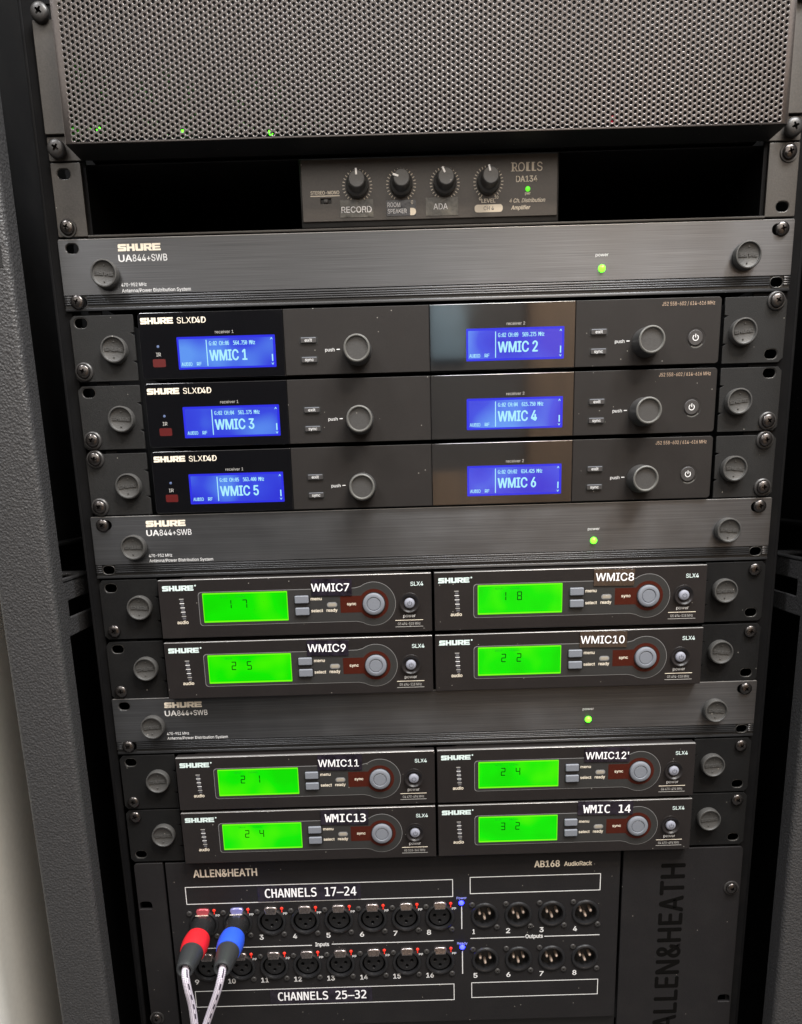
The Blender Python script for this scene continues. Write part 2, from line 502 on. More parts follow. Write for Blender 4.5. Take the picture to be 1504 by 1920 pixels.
def part(name, me, parent, loc=(0, 0, 0), rot=0.0, rx=0.0, rz=0.0, kind=None, label=None):
    o = bpy.data.objects.new(name, me); sc.collection.objects.link(o)
    o.parent = parent; o.location = Vector(loc) * MM; o.rotation_euler = (R(rx), R(rot), R(rz))
    if kind: o['kind'] = kind
    if label: o['label'] = label
    return o


# ---- shared small pieces
def cross_screw(rad, h, m, name):
    """pan head with a real cross recess"""
    key = ('screw', rad, h, m.name)
    if key in CACHE: return CACHE[key]
    prof = [(0, -h)]
    for k in range(1, 9):
        a = R(90 * k / 8)
        prof.append((rad * math.sin(a) ** 0.9, -h * (0.35 + 0.65 * math.cos(a) ** 0.8) if k < 8 else -h * 0.3))
    prof += [(rad, 0), (0, 0)]
    head = lathe([(round(a, 4), round(b_, 4)) for a, b_ in prof], m, 36, 'tmp').copy()
    ho = bpy.data.objects.new('h', head); sc.collection.objects.link(ho)
    a, c = rad * 0.50, rad * 0.11
    cr = ((-c, -a), (c, -a), (c * 1.5, -c * 1.5), (a, -c), (a, c), (c * 1.5, c * 1.5), (c, a), (-c, a), (-c * 1.5, c * 1.5), (-a, c), (-a, -c), (-c * 1.5, -c * 1.5))
    cut = slab(cr, (), h * 1.3, 0.0, M_black, 'cut').copy()
    for v in cut.vertices:
        v.co.y -= h * 1.35 * MM - 0
        if v.co.y > -h * 0.6 * MM: v.co.x *= 0.45; v.co.z *= 0.45
    co = bpy.data.objects.new('c', cut); sc.collection.objects.link(co)
    mo = ho.modifiers.new('b', 'BOOLEAN'); mo.object = co; mo.operation = 'DIFFERENCE'; mo.solver = 'EXACT'
    dg = bpy.context.evaluated_depsgraph_get()
    me = bpy.data.meshes.new_from_object(ho.evaluated_get(dg))
    bpy.data.objects.remove(ho); bpy.data.objects.remove(co)
    me.name = name
    if len(me.polygons) < 50: me = head
    me.materials.clear(); me.materials.append(m)
    for p in me.polygons: p.material_index = 0
    me.shade_smooth(); me.set_sharp_from_angle(angle=R(40))
    CACHE[key] = me
    return me


SCREW = cross_screw(4.5, 2.9, M_screw, 'rack_screw')
SCREW_BIG = cross_screw(5.6, 4.2, M_washer, 'rack_screw')
SCREW_SMALL = cross_screw(2.25, 1.3, M_washer, 'screw')
WASHER = lathe([(4.4, -1.6), (5.2, -1.7), (5.9, -1.2), (6.2, 0), (0, 0)], M_washer, 36, 'washer')
THIN_WASHER = lathe([(4.3, -0.8), (5.6, -0.9), (5.8, -0.6), (5.8, 0)], M_washer, 36, 'washer')


def screw(parent, x, z, y=0.0, washer=None, big=False):
    x += random.uniform(-0.5, 0.5); z += random.uniform(-0.3, 0.3)
    o = part('rack_screw', SCREW_BIG if big else SCREW, parent, (x, y - (1.5 if washer == 'thick' else 0.7 if washer else 0), z), random.uniform(0, 90))
    if washer:
        part('washer', WASHER if washer == 'thick' else THIN_WASHER, o, (0, (1.5 if washer == 'thick' else 0.7), 0))
    return o


CAPM = lathe([(0, -3.9), (6.9, -3.9), (7.2, -4.1), (7.4, -5.2), (7.7, -5.5), (8.3, -5.4), (8.6, -5.0), (8.75, 0)], M_cap, 48, 'thumb_cap')


def cap(parent, x, z, rot=0.0, y=0.0):
    rot += random.uniform(-7, 7)
    c = part('thumb_cap', CAPM, parent, (x, y - random.uniform(0, 0.5), z))
    part('embossed_lettering', logo(12.2, 2.3, M_cap, 0.7, 'C'), c, (1.0 * math.sin(R(rot)), -4.4, -1.1 if abs(rot) < 90 else 1.1), rot)
    for s_ in (-1, 1):
        part('dimple', lathe([(0, -0.5), (0.45, -0.4), (0.6, 0)], M_cap, 12, 'dimple'), c, (0.4 * s_, -3.9, s_ * 4.9))
    return c


def slot(cx, cz, w_=9.0, h_=6.6): return rr(cx - w_ / 2, cz - h_ / 2, cx + w_ / 2, cz + h_ / 2, h_ / 2 - 0.05, 5)


def lip(parent, cx, cz, w_=9.4, h_=6.8):
    part('slot_lip', slab(slot(0, 0, w_ + 0.1, h_ + 0.1), [slot(0, 0, w_ - 0.7, h_ - 0.7)], 1.6, 0.2, M_lip, 'slot_lip'), parent, (cx, 0.25, cz))


# ================================================================= SETTING
def struct(name, me, loc=(0, 0, 0)):
    o = bpy.data.objects.new(name, me); sc.collection.objects.link(o); o.location = Vector(loc) * MM
    o['kind'] = 'structure'
    return o


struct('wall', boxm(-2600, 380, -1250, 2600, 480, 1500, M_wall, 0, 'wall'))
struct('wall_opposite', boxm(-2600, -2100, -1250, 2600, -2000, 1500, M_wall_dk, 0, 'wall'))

struct('wall', boxm(-2600, -45, -1250, -361, 380, 1500, M_wall, 0, 'wall_corner'))
struct('dark_board', boxm(-1500, -1999, -1240, 75, -1990, 900, M_frame, 0, 'dark_board'))  # added unseen dark board, keeps reflections in the left windows black
door = thing('wooden_door', 'brown wooden door mirrored right of the WMIC 2 screen', 'door', (0, 0, 0))
part('door_leaf', boxm(385, -1996, -1240, 1250, -1960, 900, M_wood, 2, 'door_leaf'), door)
cup = thing('wooden_cupboard', 'low brown cupboard mirrored around the WMIC 6 screen', 'cupboard', (0, 0, 0))
part('cupboard_body', boxm(-100, -1990, -1240, 384, -1900, -150, M_wood, 4, 'cupboard_body'), cup)
pan = thing('pale_panel', 'pale blue panel mirrored at the left of the WMIC 2 window', 'panel', (0, 0, 0))
part('panel_face', boxm(100, -1988, 170, 205, -1984, 330, mat('panel_pale_blue', (0.35, 0.50, 0.62), 0.5), 2, 'panel_face'), pan)

# rack cabinet
rack = thing('rack_cabinet', 'black steel rack cabinet with textured grey front posts', 'rack', (0, 0, 0))


def prism_z(poly, z0, z1, m, name, bev=0.0):
    """poly in (x, y); extruded along z; optional rounded corners already in poly"""
    n = len(poly); vs = [(x * MM, y * MM, z0 * MM) for x, y in poly] + [(x * MM, y * MM, z1 * MM) for x, y in poly]
    fs = [(i, (i + 1) % n, n + (i + 1) % n, n + i) for i in range(n)] + [tuple(range(n - 1, -1, -1)), tuple(range(n, 2 * n))]
    me = bpy.data.meshes.new(name); me.from_pydata(vs, [], fs); me.update()
    import bmesh
    bm = bmesh.new(); bm.from_mesh(me); bmesh.ops.recalc_face_normals(bm, faces=bm.faces); bm.to_mesh(me); bm.free()
    me.materials.append(m); me.shade_smooth(); me.set_sharp_from_angle(angle=R(40))
    return me


def post_poly(xi, xo, yf, yb, r=4.5):
    """rounded front corners; xi inner x, xo outer x"""
    s_ = 1 if xo > xi else -1
    pts = []
    for k in range(7):
        a = R(90 * k / 6)
        pts.append((xi + s_ * r * (1 - math.cos(a)), yf + r * (1 - math.sin(a))))
    for k in range(7):
        a = R(90 * k / 6)
        pts.append((xo - s_ * r * (1 - math.sin(a)), yf + r * (1 - math.cos(a))))
    pts += [(xo, yb), (xi, yb)]
    return pts


for s_, xi, xo in ((-1, -260.5, -299.5), (1, 262.0, 301.0)):
    po = part('front_post', prism_z(post_poly(xi, xo, -32, -14), -900, 400, M_post, 'front_post'), rack)
    part('latch_slit', boxm(-1.1, -0.25, -26, 1.1, 0.2, 26, M_black, 0, 'latch_slit'), po, (s_ * 266.6, -32, 2.5))
    part('latch_edge', boxm(-0.35, -0.5, -26.5, 0.35, 0.2, 26.5, M_post, 0.1, 'latch_edge'), po, (s_ * 267.9, -32, 2.5))
    # side panel behind the post and its ribs
    part('side_panel', boxm(-1, -14, -900, 1, 370, 400, M_frame, 0, 'side_panel'), rack, (s_ * 300, 0, 0))
    part('side_rib', boxm(-6, 8, -1.2, 6, 330, 1.2, M_frame, 0.3, 'side_rib'), rack, (s_ * 292, 0, -200.5))
    # mounting rail with square holes
    holes = []
    zz = 400 - 6.35 - 0.5
    zs = []
    for u in range(-3, 16):
        for d in (6.35, 22.225, 38.1):
            z = -u * U - d
            if -700 < z < 170: zs.append(z)
    hol = [rrc(9.2, 9.2, 0.4, 1)] and [tuple((x, z + zc) for x, z in rrc(9.2, 9.2, 0.4, 1)) for zc in zs]
    hol = [tuple((round(x + s_ * -0.2, 3), round(z, 3)) for x, z in h) for h in hol]
    part('mounting_rail', slab(rr(-14.5, -720, 14.5, 180, 0.5), hol, 2.0, 0.2, M_rail, 'mounting_rail'), rack, (s_ * 232.8, 2.2, 0))
    part('rail_flange', boxm(-1, 0, -720, 1, 46, 180, M_rail, 0.3, 'rail_flange'), rack, (s_ * 248.3, 2.2, 0))
    # slotted brace from post to rail
    import bmesh
    br = part('side_brace', None, rack)
    bpy.data.objects.remove(br)
    side = slab(rr(-16, -23, 62, 17.5, (1, 1, 7, 7)), [rr(-4, -9.5, 58, 2.5, 1.5)], 2.5, 0.8, M_post, 'side_brace').copy()
    side.transform(Matrix.Rotation(R(90), 4, 'Z'))
    if s_ > 0: side.transform(Matrix.Scale(-1, 4, Vector((1, 0, 0)))); side.flip_normals()
    # front face of the slab (was -Y) now faces +X on the left-hand side
    bo = part('side_brace', side, rack, (s_ * 262.5, 0, -239))
    top = slab(rr(-16, 0, 62, 34, 2), [((4, 8), (46, 8), (46, 27))], 2.5, 0.8, M_post, 'brace_flange').copy()
    top.transform(Matrix.Rotation(R(-90), 4, 'X')); top.transform(Matrix.Rotation(R(90), 4, 'Z'))
    if s_ > 0: top.transform(Matrix.Scale(-1, 4, Vector((1, 0, 0)))); top.flip_normals()
    part('brace_flange', top, bo, (0, 0, 17.5))
part('back_panel', boxm(-300, 368, -900, 300, 372, 400, M_frame, 0, 'back_panel'), rack)
part('cabinet_bottom', boxm(-300, -14, -912, 300, 372, -902, M_frame, 0, 'cabinet_bottom'), rack)

# ================================================================= PERFORATED VENT PANEL
vent = thing('vent_panel', 'brown grey perforated steel vent panel, topmost in the rack', 'vent panel', (0, 0, 0))
YF = -27.0; XW = 219.6; ZB = 45.6; ZT = 133.0
p = 3.175


def perforated():
    import numpy as np
    col = p * math.sqrt(3) / 2
    n_c = int((2 * XW - 6) / col); x0 = -(n_c - 1) * col / 2
    n_r = int((ZT - ZB - 1.0) / p)
    S = 12
    hexp = []
    Rh = p / math.sqrt(3)
    for k in range(S):
        a = 2 * math.pi * k / S
        rad = Rh if k % 2 == 0 else p / 2
        hexp.append((rad * math.cos(a), rad * math.sin(a)))
    rh = 0.88
    circp = [(math.cos(2 * math.pi * k / S), math.sin(2 * math.pi * k / S)) for k in range(S)]
    vs = []; fs = []
    T = 1.3
    for i in range(n_c):
        for j in range(n_r):
            cx = x0 + i * col; cz = ZB + 1.7 + j * p + (p / 2 if i % 2 else 0)
            b = len(vs)
            vs += [(cx + x, 0, cz + z) for x, z in hexp]
            vs += [(cx + x * (rh + 0.38), 0.0, cz + z * (rh + 0.38)) for x, z in circp]
            vs += [(cx + x * (rh + 0.10), 0.12, cz + z * (rh + 0.10)) for x, z in circp]
            vs += [(cx + x * rh, 0.42, cz + z * rh) for x, z in circp]
            vs += [(cx + x * rh, T, cz + z * rh) for x, z in circp]
            for k in range(S):
                k2 = (k + 1) % S
                for r_ in range(4):
                    fs.append((b + r_ * S + k, b + r_ * S + k2, b + (r_ + 1) * S + k2, b + (r_ + 1) * S + k))
    vs = (np.array(vs) * MM).tolist()
    me = bpy.data.meshes.new('perforated_face'); me.from_pydata(vs, [], fs); me.update()
    me.materials.append(M_mesh)
    return me, x0 - Rh, x0 + (n_c - 1) * col + Rh, n_r


pm, hx0, hx1, n_r = perforated()
part('perforated_face', pm, vent, (0, YF, 0))
# plain margins left and right of the holes, bottom lip, sides and underside
for a, c in ((-XW, hx0 + 0.9), (hx1 - 0.9, XW)):
    part('face_margin', boxm(a, YF + 0.05, ZB - 0.4, c, YF + 1.3, ZT, M_mesh, 0.15, 'face_margin'), vent)
for s_ in (-1, 1):
    part('side_wall', boxm(s_ * XW - 0.6, YF + 1.3, ZB - 0.4, s_ * XW + 0.6, -0.1, ZT, M_mesh, 0, 'side_wall'), vent)
part('underside', boxm(-XW, YF + 1.0, ZB - 0.9, XW, -0.1, ZB - 0.1, M_ear, 0, 'underside'), vent)
part('front_lip', boxm(-XW, YF + 0.12, ZB - 0.7, XW, YF + 1.2, ZB + 0.25, M_mesh, 0.1, 'front_lip'), vent)
for s_ in (-1, 1):
    x0, x1 = (-240.5, -219.4) if s_ < 0 else (219.4, 240.5)
    part('upper_ear', slab(rr(x0, 59.4, x1, 121.5, 0.6), (), 3.0, 0.4, M_shelf, 'upper_ear'), vent, (0, -2.0, 0))
    part('lower_ear', slab(rr(x0, 44.9, x1, 58.7, (1, 1, 1, 1)), (), 2.0, 0.3, M_shelf, 'lower_ear'), vent)
    xg = -217.0 if s_ < 0 else 212.0
    part('foot_bracket', slab(((0, 0), (8, 0), (5, 3.5), (2.2, 6.5), (0, 7.0)) if s_ < 0 else ((8, 0), (0, 0), (2.5, 4.5), (8, 9)), (), 1.5, 0.2, M_shelf, 'foot_bracket'), vent, (xg, -0.4, 45.4))
    screw(vent, s_ * 233.4, 50.9, -2.5, None, True)
    screw(vent, s_ * 234.0, 124.8, -2.5, None, True)

# unit hidden behind the vent panel, only its lamps show
hid = thing('hidden_equipment', 'dark unit behind the perforated panel, showing tiny green lamps', 'electronics', (0, 0, 0))
part('case', boxm(-216, 9, 47, 216, 120, 126, M_frame, 1, 'case'), hid)
LD = lathe([(0, -1.0), (0.9, -0.8), (1.3, 0), (1.3, 3)], M_ledg, 16, 'indicator_lamp')
for x, z in ((-209.6, 65.6), (-154.8, 62.8), (-98.9, 60.5)):
    part('indicator_lamp', LD, hid, (x, 6.6, z))
part('indicator_lamp', lathe([(0, -1.0), (0.9, -0.8), (1.0, 0), (1.0, 3)], M_ledg2, 16, 'indicator_lamp'), hid, (-229.1 + 14, 6.6, 65.2))
part('warning_lamp', lathe([(0, -1.0), (1.6, -0.8), (1.8, 0), (1.8, 3)], M_ledr2, 16, 'warning_lamp'), hid, (121.4, 6.6, 62.3))

# ================================================================= SHELF AND SMALL AMPLIFIER
shelf = thing('rack_shelf', 'open black rack shelf holding the four-knob amplifier', 'shelf', (0, 0, 0))
for s_ in (-1, 1):
    x0, x1 = (-240.2, -221.0) if s_ < 0 else (221.0, 240.6)
    zs_ = 37.6 if s_ < 0 else 6.9
    part('ear', slab(rr(x0, 1.0, x1, 43.9, 0.8), [slot(s_ * 232.2, zs_)], 1.8, 0.25, M_shelf, 'ear'), shelf)
    lip(shelf, s_ * 232.2, zs_, 9.0, 6.6)
    screw(shelf, s_ * 233.2, 6.4 if s_ < 0 else 37.9, 0, 'thin')
    part('side_wall', boxm(s_ * 221.6 - 0.6, 1.5, 0.8, s_ * 221.6 + 0.6, 250, 43.5, M_frame, 0, 'side_wall'), shelf)
vents = [rr(-58 + 5.2 * k, 6, -54.5 + 5.2 * k, 60, 1.5) for k in range(0)]
part('tray', boxm(-221, 0.2, 0.5, 221, 250, 1.7, M_shelf, 0.2, 'tray'), shelf)
part('tray_lip', boxm(-221, -0.6, 0.25, 221, 0.2, 1.55, M_shelf, 0.15, 'tray_lip'), shelf)
part('top_cover', boxm(-221, 5, 43.2, 221, 250, 44.0, M_frame, 0, 'top_cover'), shelf)
for x in (-190, -140, 130, 180):
    part('tray_slot', boxm(x - 14, 90, 1.65, x + 14, 93, 1.85, M_black, 0, 'tray_slot'), shelf)
part('rear_wall', boxm(-221, 249, 1, 221, 251, 44, M_frame, 0, 'rear_wall'), shelf)

amp = thing('distribution_amplifier', 'small four-knob distribution amplifier sitting on the rack shelf', 'amplifier', (0, 0, 0))
part('case', boxm(-81.4, 1.2, 2.2, 86.4, 90, 42.6, M_black, 0.6, 'case'), amp)
part('faceplate', slab(rr(-80.2, 5.6, 85.2, 41.6, 0.8), [rr(-68.3, 16.2, -61.5, 19.2, 0.2)], 1.6, 0.3, M_amp, 'faceplate'), amp)
part('mode_switch', boxm(-66.3, 0.2, 16.6, -63.6, 1.4, 18.9, M_btn, 0.2, 'mode_switch'), amp)
KB = lathe([(0, -14.4), (4.6, -14.4), (5.2, -13.9), (5.5, -8), (5.7, -5.5), (7.2, -4.6), (7.4, -1), (7.4, 0)], M_knob, 48, 'level_knob')
TK = []
for k in range(25):
    a = R(-150 + 300 * k / 24)
    TK.append(a)
ticks = merge([(slab(tuple((round(c_ * math.cos(a) + d_ * math.sin(a), 3), round(-c_ * math.sin(a) + d_ * math.cos(a), 3)) for c_, d_ in ((-0.24, 8.2), (0.24, 8.2), (0.24, 9.7), (-0.24, 9.7))), (), 0.06, 0, M_cream, 'tick'), (0, 0, 0)) for a in TK], 'dial_ticks')
for x, ang in ((-44.2, -2), (-15.9, -72), (12.3, -24), (40.5, -13)):
    k = part('level_knob', KB, amp, (x, 0, 25.9))
    part('pointer', boxm(-0.6, -14.75, 2.0, 0.6, -13.9, 5.7, M_white, 0.1, 'pointer'), k, (0, 0, 0), ang)
    part('dial_ticks', ticks, amp, (x, -0.07, 25.9))
part('lettering', text('STEREO-MONO', 18.6, 2.0, M_cream, 0.04), amp, (-74.6, -0.06, 21.5))
part('underline', boxm(-74.8, -0.06, 20.3, -55.8, 0, 20.9, M_cream, 0, 'underline'), amp)
tp = part('label_tape', slab(rr(-55.8, 7.6, -34.3, 18.0, 0.3), (), 0.3, 0.05, M_worn, 'label_tape'), amp, (0, -0.32, 0))
part('lettering', text('RECORD', 19.6, 3.5, M_tapew, 0.02), tp, (-55.0, -0.08, 10.4))
tp = part('label_tape', slab(rr(-25.8, 7.7, -6.6, 17.0, 0.3), (), 0.3, 0.05, M_tape, 'label_tape'), amp, (0, -0.32, 0))
part('lettering', text('ROOM', 8.2, 2.6, M_tapew, 0.0), tp, (-25, -0.08, 13.0))
part('lettering', text('SPEAKER', 12.2, 2.5, M_tapew, 0.0), tp, (-25, -0.08, 9.3))
part('lettering', text('0', 1.4, 2.2, M_cream, 0.03), amp, (-9.8, -0.4, 14.4))
part('label_field', slab(rr(-10.4, 7.9, -6.6, 12.2, (0.2, 2.1, 2.1, 0.2)), (), 0.08, 0, M_cream, 'label_field'), amp, (0, -0.42, 0))
tp = part('label_tape', slab(rr(-0.3, 7.2, 20.8, 18.0, 0.3), (), 0.3, 0.05, M_worn, 'label_tape'), amp, (0, -0.32, 0))
part('lettering', text('ADA', 9.2, 3.4, M_tapew, 0.01), tp, (4.8, -0.08, 10.9))
part('lettering', text('LEVEL', 9.0, 2.2, M_cream, 0.05), amp, (36.0, -0.06, 14.1))
part('lettering', text('0', 1.4, 1.8, M_cream, 0.05), amp, (34.4, -0.06, 15.6))
part('lettering', text('10', 2.6, 1.8, M_cream, 0.05), amp, (44.4, -0.06, 16.2))
lf = part('label_field', slab(rr(31.5, 8.5, 49.8, 13.0, 1.8), (), 0.08, 0, M_cream, 'label_field'), amp, (0, -0.1, 0))
part('lettering', text('CH 4', 6.6, 2.2, M_symb, 0.0), lf, (37.4, -0.08, 9.7))
ro = part('lettering', text('ROLLS', 19.6, 5.1, M_cream, 0.0), amp, (55.7, -0.06, 31.7))
for sx0, sx1, sz in ((-0.7, 1.9, 0), (-0.7, 1.6, 4.75), (3.2, 5.0, 0), (9.2, 11.4, 4.75), (9.2, 11.0, 0), (12.7, 14.9, 4.75), (12.7, 14.4, 0)):
    part('serif', boxm(sx0, -0.03, sz, sx1, 0.02, sz + 0.38, M_cream, 0, 'serif'), ro)
for sx0, w_ in ((0.0, 1.0), (9.75, 0.95), (13.2, 0.95)):
    part('stem', boxm(sx0, -0.045, 0, sx0 + w_, 0.0, 5.1, M_cream, 0, 'stem'), ro)
part('lettering', text('DA134', 13.8, 3.4, M_cream, 0.05), amp, (58.4, -0.06, 25.6))
part('power_lamp', lathe([(0, -1.2), (1.1, -0.9), (1.6, -0.2), (1.6, 0)], M_ledg2, 20, 'power_lamp'), amp, (66.0, 0, 21.4))
part('lettering', text('pwr', 3.6, 1.7, M_cream, 0.04), amp, (64.2, -0.06, 18.1))
part('lettering', text('4 Ch. Distribution', 23.4, 2.3, M_cream, 0.04, shear=0.25), amp, (54.0, -0.06, 13.7))
part('lettering', text('Amplifier', 12.6, 2.3, M_cream, 0.04, shear=0.25), amp, (55.2, -0.06, 9.6))

# ================================================================= ANTENNA DISTRIBUTION UNITS
GR = 'wide brushed black distribution units'


def distribution(row, label, screws_, slots_, caprot, first=False):
    z0 = -U * row
    t = thing('distribution_unit', label, 'distribution unit', (0, 0, z0), GR)
    hol = [slot(sx * 232.4, sz) for sx, sz in slots_] + [slot(sx * 231.4, sz, 9.5, 6.8) for sx, sz in screws_]
    top = -0.55; bot = -43.9
    # the plate: upper field plus four ridges between five milled grooves
    edges = [-34.3, -36.0, -37.35, -38.7, -40.05, -41.6]
    for sx, sz in slots_: lip(t, sx * 232.4, sz, 9.0, 6.6)
    hu = [h for h in hol if min(q[1] for q in h) > -33.9]
    hl = [h for h in hol if h not in hu]
    part('faceplate', slab(rr(-241.3, -34.3, 241.3, top, (0.05, 0.05, 0.8, 0.8)), hu, 3.0, 0.2, M_brush, 'faceplate'), t)
    part('top_edge', boxm(-240.6, -0.03, -0.95, 240.6, 1.6, -0.50, M_edge, 0.12, 'top_edge'), t)  # strip paints the light caught along the plate's top edge
    # ridged lower band, back sheet sits in the grooves
    part('groove_floor', slab(rr(-241.2, -43.6, 241.2, -34.2, 0.05), hl, 2.0, 0.0, M_groove, 'groove_floor'), t, (0, 1.0, 0))
    for i in range(4):
        a = edges[i] - 0.50; c = edges[i + 1] + 0.02
        # leave the ridge out where a slot crosses it
        xs = []
        for h in hl:
            zmin = min(q[1] for q in h); zmax = max(q[1] for q in h)
            if zmin < a and zmax > c: xs.append((min(q[0] for q in h) - 0.2, max(q[0] for q in h) + 0.2))
        xs.sort(); cur = -241.3
        for u0, u1 in xs + [(241.3, None)]:
            if u0 - cur > 0.5: part('ridge', boxm(cur, 0.05, c, u0, 1.4, a, M_brush, 0.12, 'ridge'), t)
            cur = u1
    part('lower_edge', slab(rr(-241.3, bot, 241.3, -41.6, 0.3), [tuple(q for q in h) for h in []], 1.2, 0.2, M_brush, 'lower_edge') if not hl else
         merge([(boxm(-227 if any(h[0][0] < 0 for h in hl) else -241.3, 0, bot, 226 if any(h[0][0] > 0 for h in hl) else 241.3, 1.4, -42.0, M_brush, 0.2), (0, 0, 0)),
                (boxm(-241.3, 0.02, bot, 241.3, 1.4, -42.2, M_brush, 0.2), (0, 0, 0))], 'lower_edge'), t)
    part('chassis', boxm(-215, 4, -43, 215, 200, -1.5, M_frame, 0, 'chassis'), t)
    for sx, sz in screws_: screw(t, sx * 233.0, sz, 0.3)
    for (cx, r_) in zip((-211.9, 210.3), caprot): cap(t, cx, -22.2, r_)
    part('brand_lettering', logo(28.0, 4.3, M_cream), t, (-202.4, -0.07, -8.4))
    part('lettering', text('UA', 9.0, 4.0, M_white, 0.05), t, (-202.7, -0.07, -14.6))
    part('lettering', text('844+SWB', 22.6, 4.0, M_white, 0.0), t, (-193.3, -0.07, -14.6))
    part('lettering', text('470-952 MHz', 16.6, 2.1, M_white, 0.0), t, (-202.5, -0.07, -29.6))
    part('lettering', text('Antenna/Power Distribution System', 45.6, 2.1, M_white, 0.0), t, (-202.5, -0.07, -33.2))
    part('lettering', text('power', 8.4, 1.9, M_white, 0.0, align='C'), t, (115.4, -0.07, -19.6))
    part('power_lamp', lathe([(0, -2.4), (1.1, -2.2), (1.9, -1.4), (2.35, 0)], M_ledg, 24, 'power_lamp'), t, (115.6, 0, -26.9))
    return t


distribution(0, 'brushed black distribution unit directly below the four-knob amplifier', [(-1, -38.3), (1, -6.5)], [(-1, -6.0), (1, -38.3)], (180, 180))
distribution(4, 'brushed black distribution unit between the WMIC 5 screen and the WMIC7 tape', [(-1, -6.3), (1, -6.5)], [(-1, -38.0), (1, -38.0)], (0, 0))
distribution(7, 'brushed black distribution unit between the WMIC9 tape and the WMIC11 tape', [(-1, -38.0), (1, -6.5)], [(-1, -6.2), (1, -38.0)], (0, 0))


# ================================================================= DUAL RECEIVERS WITH BLUE SCREENS
def power_symbol(m, r_=2.0, t_=0.5):
    key = ('pw', m.name, r_, t_)
    if key in CACHE: return CACHE[key]
    pts = []
    for k in range(17):
        a = R(125 + 290 * k / 16); pts.append((round(r_ * math.cos(a), 3), round(r_ * math.sin(a), 3)))
    for k in range(17):
        a = R(125 + 290 * (16 - k) / 16); pts.append((round((r_ - t_) * math.cos(a), 3), round((r_ - t_) * math.sin(a), 3)))
    ring = slab(pts, (), 0.06, 0, m, 'power_symbol')
    bar = slab(((-t_ / 2, 0.1), (t_ / 2, 0.1), (t_ / 2, r_ + 0.3), (-t_ / 2, r_ + 0.3)), (), 0.06, 0, m, 'bar')
    CACHE[key] = merge([(ring, (0, 0, 0)), (bar, (0, 0, 0))], 'power_symbol')
    return CACHE[key]


def big_knob():
    return lathe([(0, -12.6), (7.1, -12.6), (7.3, -12.9)], M_knob, 48, 'k0')


KN_BODY = lathe([(0, -12.8), (7.0, -12.9), (7.35, -13.9), (7.7, -14.3), (8.1, -14.3), (8.7, -13.8), (9.0, -12), (9.4, -3), (9.6, 0)], M_knob, 56, 'menu_knob')
KN_RIM = lathe([(7.0, -12.95), (7.35, -14.0), (7.7, -14.42), (8.15, -14.40), (8.75, -13.85)], M_knobrim, 56, 'rim')


def receiver_screen(t, x, freq, name_, number):
    """blue backlit screen with its writing, x = left edge"""
    s = part('screen', slab(rr(0, -20.4, 65.8, 0, 0.5), (), 0.12, 0.0, M_blue_edge, 'screen'), t, (x, -2.12, -17.6))
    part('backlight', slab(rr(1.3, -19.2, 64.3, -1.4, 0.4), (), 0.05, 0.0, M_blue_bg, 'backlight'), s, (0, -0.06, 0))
    y = -0.13
    part('divider', boxm(19.4, y, -18.6, 20.0, y + 0.04, -2.2, M_blue_tx, 0, 'divider'), s)
    part('name_lettering', text(name_ + ' ' + number, 27.0 if number != '1' else 25.4, 6.6, M_blue_tx, 0.05), s, (21.2, y - 0.02, -15.3))
    part('frequency_lettering', text(freq, 31.0, 2.5, M_blue_tx, 0.03, kind='mono', space=0.9), s, (21.4, y - 0.02, -5.7))
    part('audio_lettering', text('AUDIO', 7.3, 2.2, M_blue_tx, 0.03), s, (2.0, y - 0.02, -18.2))
    part('radio_lettering', text('RF', 3.2, 2.2, M_blue_tx, 0.03), s, (12.3, y - 0.02, -18.2))
    part('scroll_bar', boxm(63.1, y - 0.02, -16.6, 63.9, y + 0.03, -12.2, M_blue_tx, 0, 'scroll_bar'), s)
    part('scroll_arrow', slab(((0, -0.6), (0.3, -0.6), (0.85, 0.1), (1.4, -0.6), (1.7, -0.6), (1.0, 0.7), (0.7, 0.7)), (), 0.05, 0, M_blue_tx, 'scroll_arrow'), s, (62.6, y, -2.4))
    part('scroll_arrow', slab(((0, 0.6), (0.3, 0.6), (0.85, -0.1), (1.4, 0.6), (1.7, 0.6), (1.0, -0.7), (0.7, -0.7)), (), 0.05, 0, M_blue_tx, 'scroll_arrow'), s, (62.6, y, -18.2))


BTN = slab(rrc(10.6, 3.6, 0.7), (), 2.0, 0.35, M_btn, 'menu_button')
BTNTOP = boxm(-4.9, -0.02, -0.25, 4.9, 0.1, 0.25, M_grey, 0.05, 'button_edge')


DN = []


